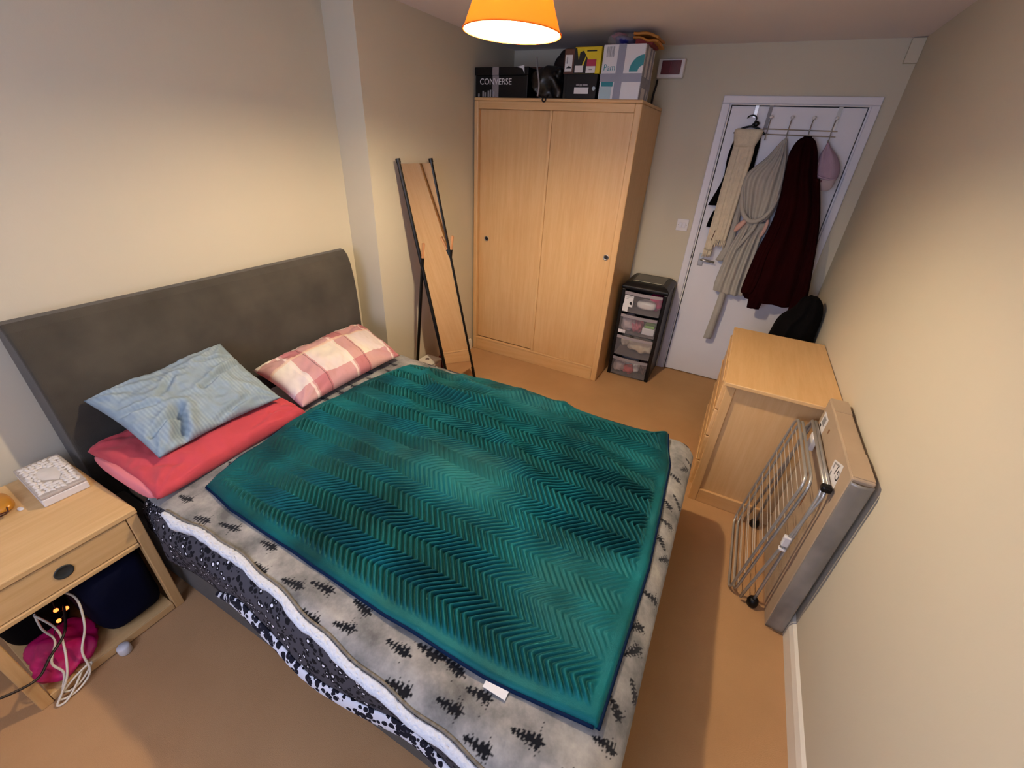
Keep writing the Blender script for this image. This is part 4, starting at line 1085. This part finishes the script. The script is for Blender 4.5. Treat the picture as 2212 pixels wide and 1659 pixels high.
# --- leopard print duvet
nu, nv = 300, 150
A = np.linspace(0.30, 2.20, nu)[:, None]
arcl = 0.075 * math.pi / 2
def hem(x):     # length of the near-side hang below the bend
    return np.interp(x, [0.30, 0.40, 0.55, 0.8, 1.1, 1.35, 1.6, 1.9, 2.2], [0.060, 0.110, 0.105, 0.110, 0.142, 0.180, 0.212, 0.23, 0.23]) + 0.008 * np.sin(x * 11) + 0.005 * np.sin(x * 27 + 1)
s_ = np.linspace(0, 1, nv)[None, :]
lo = EY0 + ins(A) - arcl - hem(A)
hi = EY1 + arcl + 0.22
Bc = lo + (hi - lo) * s_
x, y, z = cover(A + 0 * Bc, Bc, 0.0, seed=3, ext=0.030)
hd_ = h0(x, y) - z
uv = np.stack([A + 0 * Bc, Bc], -1)
dv = link_mesh('leopard_duvet', grid_mesh('leopard_duvet', np.stack([x, y, z], -1), uv), M['leopard'], smooth=True)
tag(dv, 'charcoal leopard print duvet hanging over the near side of the bed', 'duvet')
solid(dv, 0.006, -1)
# white reverse side rolled out along the lower hem
nu2, nv2 = 260, 16
A2 = np.linspace(0.72, 2.06, nu2)[:, None]
wd_ = 0.060 * sst(A2, 0.70, 0.90) * (1 + 0.25 * np.sin(A2 * 9 + 1)) + 0.012
q = np.linspace(0, 1, nv2)[None, :]
Bc2 = EY0 - arcl - hem(A2) - 0.004 + wd_ * q
x2, y2, z2 = cover(A2 + 0 * q, Bc2, 0.0, seed=3)
y2 = y2 - 0.003 - 0.012 * np.sin(np.pi * q) ** 0.7
z2 = z2 - 0.006 * (1 - q)
lw = link_mesh('reverse_side', grid_mesh('reverse_side', np.stack([x2, y2, z2], -1), np.stack([A2 + 0 * q, Bc2], -1)), M['leopard_light'], dv, smooth=True)
solid(lw, 0.004, -1)

# --- grey fleece with printed pine trees
nu, nv = 640, 470
def fedge(x):   # near edge (flat coordinate)
    return np.interp(x, [0.28, 0.45, 0.62, 0.80, 1.0, 1.2, 1.45, 1.7, 1.9, 2.25], [-3.290, -3.302, -3.285, -3.280, -3.297, -3.322, -3.342, -3.352, -3.372, -3.39]) + 0.003 * np.sin(x * 31)
A = np.linspace(0.255, 2.235, nu)[:, None]
s_ = np.linspace(0, 1, nv)[None, :]
lo = fedge(A); hi = EY1 + arcl + 0.14
Bc = lo + (hi - lo) * s_
def fleece_z(A, Bc):
    x, y, z = cover(A, Bc, 0.016, seed=8, ripple=0.008)
    z = z + (0.0045 * wob(A * 3, Bc * 3, 14, 3.0) + 0.0025 * wob(A * 3 + Bc, Bc * 4, 15, 8.0)) * sst(Bc, -3.40, -3.3)
    return x, y, z
x, y, z = fleece_z(A + 0 * Bc, Bc)
prt = np.zeros(x.shape)
def tree(cx, cy, L, wd, ang, seed):
    r = np.random.default_rng(seed)
    ca, sa = math.cos(ang), math.sin(ang)
    dx, dy = A - cx, Bc - cy
    u = (dx * ca + dy * sa) / L        # along the trunk, 0 tip .. 1 foot
    v = (-dx * sa + dy * ca) / wd
    nb = int(r.integers(5, 8))
    t = np.clip(u, 0, 1)
    fr = (t * nb) % 1.0
    edge = (0.10 + 0.42 * t ** 0.8) * (0.30 + 0.85 * fr ** 1.2) * (0.85 + 0.3 * np.sin(31 * u + r.uniform(0, 6)) * np.sin(57 * v + r.uniform(0, 6)))
    av = np.abs(v)
    branch = (av + 0.10 * (1 - fr) < edge + 0.02) & (u > 0) & (u < 0.92)
    gap = (np.sin((u * nb * 1.0 - av * 0.9) * 2 * math.pi) > 0.15) | (av < 0.10 + 0.13 * t)
    trunk = (av < 0.035) & (u > 0.02) & (u < 1.05)
    prt[...] = np.maximum(prt, ((branch & gap) | trunk).astype(float))
TREES = [(0.458, -3.236), (0.601, -3.264), (0.707, -3.236), (0.884, -3.221), (0.936, -3.289), (1.069, -3.276), (1.153, -3.242), (1.297, -3.229), (1.293, -3.292), (1.19, -3.318),
         (1.459, -3.266), (1.533, -3.233), (1.512, -3.332), (1.65, -3.306), (1.699, -3.251), (1.602, -3.227), (1.745, -3.335), (1.84, -3.273), (1.93, -3.31),
         (2.017, -2.769), (2.008, -2.967), (2.0, -3.118), (1.985, -2.182), (2.002, -2.453), (2.024, -2.089), (2.001, -3.2), (1.996, -2.90), (2.03, -2.30), (2.035, -2.6), (1.99, -2.35), (2.045, -2.02), (2.01, -2.55), (2.04, -3.05),
         (0.389, -2.249), (0.363, -2.356), (0.352, -2.527), (0.432, -2.929), (0.425, -2.86), (0.37, -2.44), (0.40, -2.12), (0.46, -2.03), (0.39, -2.62), (0.44, -3.05), (0.33, -2.2), (0.37, -2.05), (0.42, -2.72)]
for i, (tx, ty) in enumerate(TREES):
    r = random.Random(i)
    L = r.uniform(0.070, 0.092) * (0.8 if tx > 1.98 or tx < 0.47 else 1.0)
    an = r.uniform(-0.2, 0.2) + (r.choice((0, 0.9, -0.7, 2.4)) if tx > 1.98 else 0)
    tree(tx - L * 0.5 * math.cos(an), ty - L * 0.5 * math.sin(an), L, r.uniform(0.060, 0.075), an, i)
fl = link_mesh('tree_fleece', grid_mesh('tree_fleece', np.stack([x, y, z], -1), None, {'print': prt}), M['fleece'], smooth=True)
tag(fl, 'grey fleece blanket printed with black pine trees, under the green throw', 'blanket')
# white pile lining turned out along the near edge
nq = 14
A3 = np.linspace(0.455, 2.02, 420)[:, None]
q = np.linspace(0, 1, nq)[None, :]
wl = np.interp(A3, [0.45, 0.52, 0.62, 0.8, 1.0, 1.3, 1.7, 2.02], [0.004, 0.022, 0.020, 0.022, 0.016, 0.017, 0.024, 0.026]) + 0.0015 * np.sin(A3 * 40) + 0.001 * np.sin(A3 * 97)
ox_, oy_, oz_ = fleece_z(A3 + 0 * q, fedge(A3) - 0.004 - wl * q)
oz_ = oz_ - 0.003 + 0.004 * np.sin(np.pi * q) ** 0.6 + 0.0015 * wob(A3 * 60, q * 9, 4, 3)
oy_ = oy_ - 0.008 * np.sin(np.pi * q) ** 0.6
oz_[:, -1] -= 0.008
solid(link_mesh('pile_lining', grid_mesh('pile_lining', np.stack([ox_, oy_, oz_], -1)), M['sherpa'], fl, smooth=True), 0.005, -1)
ex_, ey_, ez_ = fleece_z(A3, fedge(A3))
obj('stitched_hem', T([tuple(p) for p in np.stack([ex_, ey_, ez_ + 0.002], -1)[::3, 0]], 0.0042, 6), M['braid'], fl, smooth=True)

# --- emerald chevron throw
nu, nv = 780, 660
U = np.linspace(0, 1, nu)[:, None]; V = np.linspace(0, 1, nv)[None, :]
# near edge V=0, far edge V=1; head edge U=0, foot edge U=1
near_x0, near_x1 = 0.472, 1.978
xh = np.interp(V, [0, 0.12, 0.42, 0.75, 1.0], [0.470, 0.435, 0.388, 0.41, 0.468])
xf = np.interp(V, [0, 0.4, 0.85, 1.0], [1.978, 1.990, 1.960, 1.912])
X = xh + (xf - xh) * U
yn_ = np.interp(X, [0.45, 0.65, 0.95, 1.37, 1.7, 2.0], [-3.165, -3.192, -3.200, -3.220, -3.215, -3.188])
yf_ = np.interp(X, [0.4, 0.6, 0.9, 1.2, 1.5, 1.75, 1.95], [-2.02, -1.965, -1.925, -1.925, -1.94, -1.945, -1.925])
yf_ = yf_ - 0.010
Y = yn_ + (yf_ - yn_) * V
bx_, by_, bz_ = fleece_z(X, Y)
# distance to the hem in metres
de = np.minimum(np.minimum((X - xh), (xf - X)), np.minimum((Y - yn_), (yf_ - Y)))
lift = 0.004 + 0.016 * np.sqrt(np.clip(1 - (1 - np.clip(de / 0.016, 0, 1)) ** 2, 0, 1))
# folds pushed up near the far side
def fold(pts, wdt, hgt):
    P = np.array(smoothpath(pts, 8))
    d = np.full(X.shape, 9.0); tt = np.zeros(X.shape)
    for i in range(len(P) - 1):
        a, b = P[i], P[i + 1]
        ab = b - a; L2 = max(1e-9, (ab ** 2).sum())
        t = np.clip(((X - a[0]) * ab[0] + (Y - a[1]) * ab[1]) / L2, 0, 1)
        dd = np.hypot(X - a[0] - t * ab[0], Y - a[1] - t * ab[1])
        k = dd < d
        d = np.where(k, dd, d); tt = np.where(k, (i + t) / (len(P) - 1), tt)
    return hgt * np.exp(-(d / wdt) ** 2) * np.sin(np.pi * np.clip(tt, 0.03, 0.97)) ** 0.5
fz = fold([(0.62, -2.02), (0.69, -2.14), (0.80, -2.20), (0.98, -2.20), (1.12, -2.12)], 0.030, 0.050)
fz = fz + fold([(0.80, -1.98), (0.90, -2.06), (1.05, -2.07), (1.20, -2.0)], 0.035, 0.034)
fz = fz + fold([(1.15, -1.97), (1.24, -2.02), (1.38, -2.00), (1.42, -1.95)], 0.032, 0.036)
fz = fz + fold([(1.05, -2.25), (1.25, -2.35), (1.45, -2.50), (1.62, -2.60)], 0.040, 0.022)
fz = fz + fold([(0.55, -2.10), (0.72, -2.35), (1.00, -2.55), (1.30, -2.75)], 0.05, 0.018)
fz = fz + fold([(1.60, -2.20), (1.75, -2.30), (1.86, -2.45)], 0.045, 0.020)
fz = fz + fold([(1.95, -1.88), (1.90, -1.96), (1.86, -2.02)], 0.035, 0.030)
fz = fz + fold([(0.47, -3.12), (0.60, -3.16), (0.75, -3.18)], 0.03, 0.010)
fz = fz + 0.006 * wob(X * 2.2, Y * 2.2, 77, 3.0) + 0.0025 * wob(X * 2.2, Y * 2.2, 78, 8.0)
# zigzag ridges; the cloth is pulled a little out of true
Xs = X + 0.010 * wob(X, Y, 91, 3.0) + 0.35 * fz
Ys = Y + 0.008 * wob(X, Y, 92, 3.0)
per, sp_, amp = 0.140, 0.0228, 0.070
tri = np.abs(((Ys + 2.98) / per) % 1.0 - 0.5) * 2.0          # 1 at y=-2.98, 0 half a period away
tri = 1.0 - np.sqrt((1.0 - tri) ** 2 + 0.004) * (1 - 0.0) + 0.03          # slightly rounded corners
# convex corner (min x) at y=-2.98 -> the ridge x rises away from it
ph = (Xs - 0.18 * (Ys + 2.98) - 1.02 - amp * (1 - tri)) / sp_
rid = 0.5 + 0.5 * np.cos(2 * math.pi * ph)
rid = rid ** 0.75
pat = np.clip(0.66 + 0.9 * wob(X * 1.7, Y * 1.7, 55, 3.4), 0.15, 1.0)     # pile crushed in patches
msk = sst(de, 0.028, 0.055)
zt = bz_ + lift + fz + 0.0165 * rid * msk * pat
thr = link_mesh('emerald_throw', grid_mesh('emerald_throw', np.stack([bx_, by_, zt], -1), None, {'groove_shade': 0.12 + 0.88 * (1 - (1 - rid) * msk * np.clip(pat * 1.3, 0.3, 1))}), M['throw'], smooth=True)  # the attribute darkens the grooves to imitate shade between ridges
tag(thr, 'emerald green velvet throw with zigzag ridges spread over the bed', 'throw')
bdr = []
for (i0, jj) in ((slice(None, None, 4), 0), (slice(None, None, 4), nv - 1)):
    pts = [(float(bx_[i, jj]), float(by_[i, jj]), float(zt[i, jj]) + 0.003) for i in range(0, nu, 6)]
    obj('rolled_hem', T(pts, 0.0055, 6), M['throw_hem'], thr, smooth=True)
for ii in (0, nu - 1):
    pts = [(float(bx_[ii, j]), float(by_[ii, j]), float(zt[ii, j]) + 0.003) for j in range(0, nv, 6)]
    obj('rolled_hem', T(pts, 0.0055, 6), M['throw_hem'], thr, smooth=True)
lx_, ly_, lz_ = fleece_z(np.array([[1.735]]), np.array([[-3.222]]))
obj('care_tag', B((1.700, -3.236, float(lz_[0, 0]) + 0.006, 1.762, -3.210, float(lz_[0, 0]) + 0.0075)), M['white_card'], thr)

# --- pillows
def pillow(name, BL, BR, FR_, FL_, thick, mat, label, seed, low=0.45, pinch=0.035, wr=0.006, sag=0.0, clampz=None, ex_=0.48, creases=()):
    n = 72
    u, v = np.meshgrid(np.linspace(-1, 1, n), np.linspace(-1, 1, n), indexing='ij')
    P = [np.array(p, float) for p in (BL, BR, FR_, FL_)]
    ex = np.linalg.norm(P[1] - P[0]); ey = np.linalg.norm(P[3] - P[0])
    us = u * (1 - pinch * (1 - v ** 2) * np.abs(u) ** 2 * 1.0) ; vs = v * (1 - pinch * 1.4 * (1 - u ** 2) * np.abs(v) ** 2)
    us = u - np.sign(u) * pinch * (1 - np.abs(v) ** 1.6) * np.abs(u) ** 3
    vs = v - np.sign(v) * pinch * 1.3 * (1 - np.abs(u) ** 1.6) * np.abs(v) ** 3
    a, b = (us + 1) / 2, (vs + 1) / 2
    bil = (P[0] * ((1 - a) * (1 - b))[..., None] + P[1] * (a * (1 - b))[..., None] + P[2] * (a * b)[..., None] + P[3] * ((1 - a) * b)[..., None])
    nm = np.cross(P[3] - P[0], P[1] - P[0]); nm = nm / np.linalg.norm(nm)
    if nm[2] < 0: nm = -nm
    prof = (np.clip(1 - np.abs(u) ** 2.6, 0, 1) * np.clip(1 - np.abs(v) ** 2.6, 0, 1)) ** ex_
    wn = wr * wob(u * ex * 4, v * ey * 4, seed, 4.0) + 0.5 * wr * wob(u * ex * 9, v * ey * 9, seed + 1, 6.0)
    rad = np.exp(-((np.abs(u) - 1) ** 2 + (np.abs(v) - 1) ** 2) * 2.2)
    cre = wr * 1.4 * rad * np.sin(14 * np.arctan2(1.02 - np.abs(v), 1.02 - np.abs(u)))
    for (pa, pb, wdt, dep) in creases:
        pa, pb = np.array(pa), np.array(pb); ab = pb - pa
        t = np.clip(((u - pa[0]) * ab[0] + (v - pa[1]) * ab[1]) / (ab ** 2).sum(), 0, 1)
        d = np.hypot(u - pa[0] - t * ab[0], v - pa[1] - t * ab[1]) / wdt
        wn = wn - dep * (np.exp(-d ** 2) - 0.45 * np.exp(-(d - 1.8) ** 2)) * np.sin(np.pi * np.clip(t, 0.12, 0.9)) ** 0.5
    topz = bil + nm * (thick * prof + (wn + cre) * np.clip(prof * 2, 0, 1) - sag * prof * 0)[..., None]
    bot = bil - nm * (thick * low * prof)[..., None]
    if clampz is not None:
        bot[..., 2] = np.maximum(bot[..., 2], np.minimum(clampz, topz[..., 2] - 0.002))
    uvt = np.stack([(u + 1) / 2 * ex, (v + 1) / 2 * ey], -1)
    me1 = grid_mesh(name, topz, uvt); me2 = grid_mesh(name + '_b', bot, uvt)
    bm = bmesh.new(); bm.from_mesh(me1); bm.from_mesh(me2)
    bmesh.ops.remove_doubles(bm, verts=bm.verts, dist=0.0004)
    bmesh.ops.recalc_face_normals(bm, faces=bm.faces)
    bm.to_mesh(me1); bm.free(); bpy.data.meshes.remove(me2)
    o = link_mesh(name, me1, mat, smooth=True)
    return tag(o, label, 'pillow', 'pillows on the bed')
zc = 0.540
cpil = pillow('coral_pillow', (-0.020, -3.305, 0.592), (-0.020, -2.655, 0.592), (0.398, -2.668, 0.562), (0.432, -3.300, 0.570), 0.058, M['coral'],
       'flat coral red pillow lying under the pale blue pillow', 51, low=0.75, pinch=0.02, wr=0.004, clampz=zc, ex_=0.30, creases=[((0.2, 0.85), (0.95, 0.55), 0.05, 0.006), ((-0.9, 0.2), (-0.5, 0.9), 0.06, 0.008), ((0.5, 0.95), (0.98, 0.8), 0.04, 0.006)])
blob('pillow_end', (0.205, -3.296, 0.572), (0.195, 0.020, 0.028), M['coral_pale'], cpil, 52, 0.08, 2.5)
pillow('blue_pillow', (-0.045, -3.240, 0.778), (-0.045, -2.718, 0.818), (0.325, -2.722, 0.645), (0.316, -3.213, 0.640), 0.060, M['blue'],
       'pale blue striped pillow leaning on the headboard over coral pillow', 61, low=0.25, pinch=0.05, wr=0.006, creases=[((0.98, -0.25), (0.15, 0.10), 0.05, 0.026), ((0.95, -0.42), (0.40, -0.58), 0.045, 0.018), ((-0.35, 0.30), (-0.62, 0.97), 0.08, 0.042), ((-0.85, 0.55), (-0.36, 0.36), 0.06, 0.028), ((-0.95, -0.2), (-0.5, 0.0), 0.05, 0.014), ((-0.1, 0.95), (0.6, 0.72), 0.05, 0.014), ((0.0, -0.5), (-0.4, -0.1), 0.05, 0.014), ((-0.8, 0.9), (-0.5, 0.7), 0.05, 0.02)])
pillow('plaid_pillow', (0.010, -2.640, 0.655), (-0.042, -1.885, 0.640), (0.385, -2.000, 0.580), (0.378, -2.668, 0.580), 0.085, M['plaid'],
       'pink plaid pillow at the far side of the bed', 71, low=0.25, pinch=0.035, wr=0.005, clampz=zc)

# ================================================================= NIGHTSTAND
ns = thing('nightstand', 'pale oak nightstand with one drawer, beside the bed', 'nightstand', (0.1, -3.565, 0))
nx0, nx1, ny0, ny1 = -0.150, 0.360, -3.788, -3.345
obj('top_board', B((nx0, ny0, 0.508, nx1, ny1, 0.530)), M['oak_y'], ns, bevel=0.004)
for (x, y) in ((nx1 - 0.036, ny1 - 0.034), (nx1 - 0.036, ny0 + 0.002), (nx0 + 0.004, ny1 - 0.034), (nx0 + 0.004, ny0 + 0.002)):
    obj('leg', B((x, y, 0, x + 0.032, y + 0.032, 0.5075)), M['oak_v'], ns, bevel=0.003)
obj('side_panel', B((nx0 + 0.037, ny1 - 0.022, 0.375, nx1 - 0.037, ny1 - 0.008, 0.5075)), M['oak_v'], ns)
obj('side_panel', B((nx0 + 0.037, ny0 + 0.008, 0.375, nx1 - 0.037, ny0 + 0.022, 0.5075)), M['oak_v'], ns)
obj('back_panel', B((nx0 + 0.010, ny0 + 0.035, 0.05, nx0 + 0.020, ny1 - 0.035, 0.5075)), M['oak_v'], ns)
df = obj('drawer_front', B((nx1 - 0.024, ny0 + 0.036, 0.392, nx1 - 0.008, ny1 - 0.036, 0.502)), M['oak_y'], ns, bevel=0.002)
obj('drawer_rail', B((nx1 - 0.030, ny0 + 0.036, 0.372, nx1 - 0.003, ny1 - 0.036, 0.388)), M['oak_y'], ns, bevel=0.002)
obj('bottom_shelf', B((nx0 + 0.022, ny0 + 0.036, 0.018, nx1 - 0.012, ny1 - 0.036, 0.036)), M['oak_y'], ns, bevel=0.002)
obj('shelf_rail', B((nx1 - 0.011, ny0 + 0.036, 0.006, nx1 - 0.004, ny1 - 0.036, 0.036)), M['oak_y'], ns, bevel=0.001)
bm = lathe([(0.024, 0.0), (0.024, 0.0025), (0.020, 0.003), (0.018, 0.0012), (0.002, 0.0008)], (0, 0, 0), 28)
bmesh.ops.transform(bm, matrix=Matrix.Translation((nx1 - 0.0079, -3.566, 0.446)) @ Matrix.Rotation(math.radians(90), 4, 'Y'), verts=bm.verts)
obj('finger_hole', bm, plain('dark_grey_finger_hole', '2c2f2e', 0.5), df, smooth=True)
# carved white box
cb = thing('carved_box', 'square white trinket box with carved leaf lid on nightstand', 'box', (0.0, -3.425, 0.5305))
R12 = Matrix.Translation((-0.018, -3.424, 0.5305)) @ Matrix.Rotation(math.radians(-3), 4, 'Z')
s1 = 0.062
obj('base', B((-0.122, -s1, 0.0, 0.128, s1, 0.030), xf=R12), M['stone'], cb, bevel=0.004)
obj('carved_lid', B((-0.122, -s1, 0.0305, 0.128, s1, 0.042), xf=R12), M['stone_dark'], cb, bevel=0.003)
bm = bmesh.new()
rr = random.Random(5)
def leaf(bm, cx, cy, L, wv, an, z):
    ca, sa = math.cos(an), math.sin(an)
    pts = [(0, 0, 0), (0.3, 0.5, .4), (0.65, 0.42, .4), (1, 0, 0), (0.65, -0.42, .4), (0.3, -0.5, .4)]
    vs = []
    for (a, b, h) in pts:
        lx, ly = (a - .5) * L, b * wv
        vs.append(bm.verts.new((cx + lx * ca - ly * sa, cy + lx * sa + ly * ca, z)))
    ridge = [bm.verts.new((cx + (t - .5) * L * ca, cy + (t - .5) * L * sa, z + 0.006)) for t in (.3, .65)]
    bm.faces.new((vs[0], vs[5], ridge[0])); bm.faces.new((vs[0], ridge[0], vs[1]))
    bm.faces.new((vs[1], ridge[0], ridge[1], vs[2])); bm.faces.new((vs[5], vs[4], ridge[1], ridge[0]))
    bm.faces.new((vs[2], ridge[1], vs[3])); bm.faces.new((vs[3], ridge[1], vs[4]))
for i in range(13):
    for j in range(8):
        cx = -0.110 + 0.225 * (i + .5) / 13 + rr.uniform(-.004, .004); cy = -0.054 + 0.108 * (j + .5) / 8 + rr.uniform(-.003, .003)
        if (cx / 0.062) ** 2 + (cy / 0.034) ** 2 < 0.9: continue
        leaf(bm, cx, cy, rr.uniform(.018, .030), rr.uniform(.012, .018), rr.uniform(-1.6, 1.6), 0.0423)
bmesh.ops.transform(bm, matrix=R12, verts=bm.verts)
lv_ = obj('leaf_relief', bm, M['stone'], cb, smooth=True)
lv_['kind'] = 'stuff'
bm = bmesh.new(); leaf(bm, 0, 0, 0.125, 0.066, 0.15, 0.0425)
bmesh.ops.transform(bm, matrix=R12 , verts=bm.verts)
obj('centre_leaf', bm, M['stone'], cb, smooth=True)
# spectacles and amber case
gl = thing('spectacles', 'brown framed spectacles lying on nightstand corner', 'glasses', (0.06, -3.58, 0.5305))
for k, (cx, cy) in enumerate(((0.062, -3.590), (0.030, -3.648))):
    ring = [(cx + 0.024 * math.sin(a) * 1.0 + 0.004 * math.cos(a), cy + 0.028 * math.cos(a), 0.553 + 0.019 * math.sin(a)) for a in np.linspace(0, 2 * math.pi, 26, endpoint=False)]
    fr = obj('rim', T(ring, 0.0022, 6, True), M['tortoise'], gl, smooth=True)
    bm = bmesh.new(); bm.faces.new([bm.verts.new(p) for p in ring])
    obj('lens', bm, M['lens'], fr)
obj('bridge', T(smoothpath([(0.056, -3.619, 0.556), (0.05, -3.622, 0.561), (0.042, -3.626, 0.556)], 4), 0.002, 6), M['tortoise'], gl, smooth=True)
for (p, q_) in (((0.066, -3.562, 0.556), (-0.055, -3.535, 0.533)), ((0.020, -3.676, 0.556), (-0.090, -3.640, 0.533))):
    obj('temple', T(smoothpath([p, ((p[0] * .4 + q_[0] * .6), (p[1] + q_[1]) / 2, 0.550), q_], 5), 0.002, 6), M['tortoise'], gl, smooth=True)
tag(blob('glasses_case', (-0.020, -3.565, 0.548), (0.060, 0.032, 0.017), M['amber'], None, 6, 0.06, 2, flat=0.531), 'amber brown case behind the spectacles on nightstand', 'case')
tag(blob('lens_cloth', (0.045, -3.535, 0.532), (0.011, 0.006, 0.002), M['white_card'], None, 7, 0.2, 2, flat=0.5308), 'tiny white scrap beside the spectacles on nightstand', 'paper')
# under the nightstand
tag(blob('navy_bag', (0.155, -3.478, 0.198), (0.186, 0.098, 0.163), M['navy'], None, 8, 0.05, 2, p=0.42, flat=0.0365), 'dark navy fabric bag stuffed inside the nightstand shelf', 'bag')
tag(blob('magenta_bag', (0.235, -3.665, 0.066), (0.105, 0.078, 0.034), M['magenta'], None, 9, 0.2, 4.0, nu=48, nv=24, flat=0.0365), 'crumpled magenta pink bag on the lower shelf of nightstand', 'bag')
tag(blob('black_pouch', (0.02, -3.665, 0.19), (0.12, 0.088, 0.155), M['black_cloth'], None, 18, 0.08, 2, p=0.5, flat=0.0365), 'black fabric pouch at the back of the nightstand shelf', 'bag')
tag(obj('white_cable', T(smoothpath([(0.10, -3.655, 0.20), (0.20, -3.672, 0.17), (0.27, -3.668, 0.15), (0.330, -3.705, 0.13), (0.356, -3.700, 0.085), (0.368, -3.726, 0.03), (0.374, -3.705, 0.014), (0.374, -3.670, 0.03), (0.368, -3.640, 0.06), (0.370, -3.690, 0.05),
    (0.372, -3.740, 0.020), (0.380, -3.735, 0.008), (0.388, -3.700, 0.010), (0.380, -3.655, 0.04), (0.35, -3.640, 0.11), (0.33, -3.600, 0.18), (0.30, -3.575, 0.27), (0.26, -3.585, 0.30), (0.2, -3.60, 0.31)], 7), 0.0035, 7), M['cable_white'], smooth=True),
    'tangled white charging cable hanging out of the nightstand', 'cable', 'white cables by the nightstand')
tag(obj('white_cable', T(smoothpath([(0.15, -3.665, 0.19), (0.27, -3.650, 0.17), (0.358, -3.690, 0.09), (0.376, -3.730, 0.035), (0.384, -3.755, 0.008), (0.392, -3.735, 0.006), (0.380, -3.700, 0.025), (0.367, -3.670, 0.05)], 7), 0.0035, 7), M['cable_white'], smooth=True),
    'short white lead looping beside the tangled charging cable', 'cable', 'white cables by the nightstand')
tag(obj('dark_cable', T(smoothpath([(0.37, -3.86, 0.20), (0.375, -3.80, 0.165), (0.372, -3.745, 0.15), (0.33, -3.700, 0.155), (0.28, -3.640, 0.165), (0.2, -3.60, 0.2)], 6), 0.0042, 7), M['cable_dark'], smooth=True),
    'dark brown cable crossing the front of the nightstand', 'cable')
tag(obj('bottle_cap', lathe([(0.018, 0.0), (0.020, 0.006), (0.020, 0.03), (0.016, 0.036)], (0.376, -3.560, 0.0005), 18), M['white_card'], smooth=True), 'small white bottle cap on the carpet under nightstand drawer', 'cap')
fy = thing('fairy_lights', 'amber fairy lights glowing under the nightstand drawer', 'lights', (0.1, -3.60, 0.18))
for p in ((0.19, -3.599, 0.173), (0.19, -3.631, 0.143), (0.19, -3.621, 0.191)):
    bm = bmesh.new(); bmesh.ops.create_icosphere(bm, subdivisions=2, radius=0.007)
    bmesh.ops.transform(bm, matrix=Matrix.Translation(p), verts=bm.verts)
    obj('bulb', bm, M['fairy'], fy, smooth=True)
obj('wire', T(smoothpath([(0.20, -3.66, 0.11), (0.19, -3.645, 0.125), (0.19, -3.631, 0.139), (0.19, -3.599, 0.169), (0.19, -3.621, 0.187), (0.185, -3.61, 0.26), (0.18, -3.60, 0.36)], 5), 0.0015, 6), M['cable_dark'], fy, smooth=True)
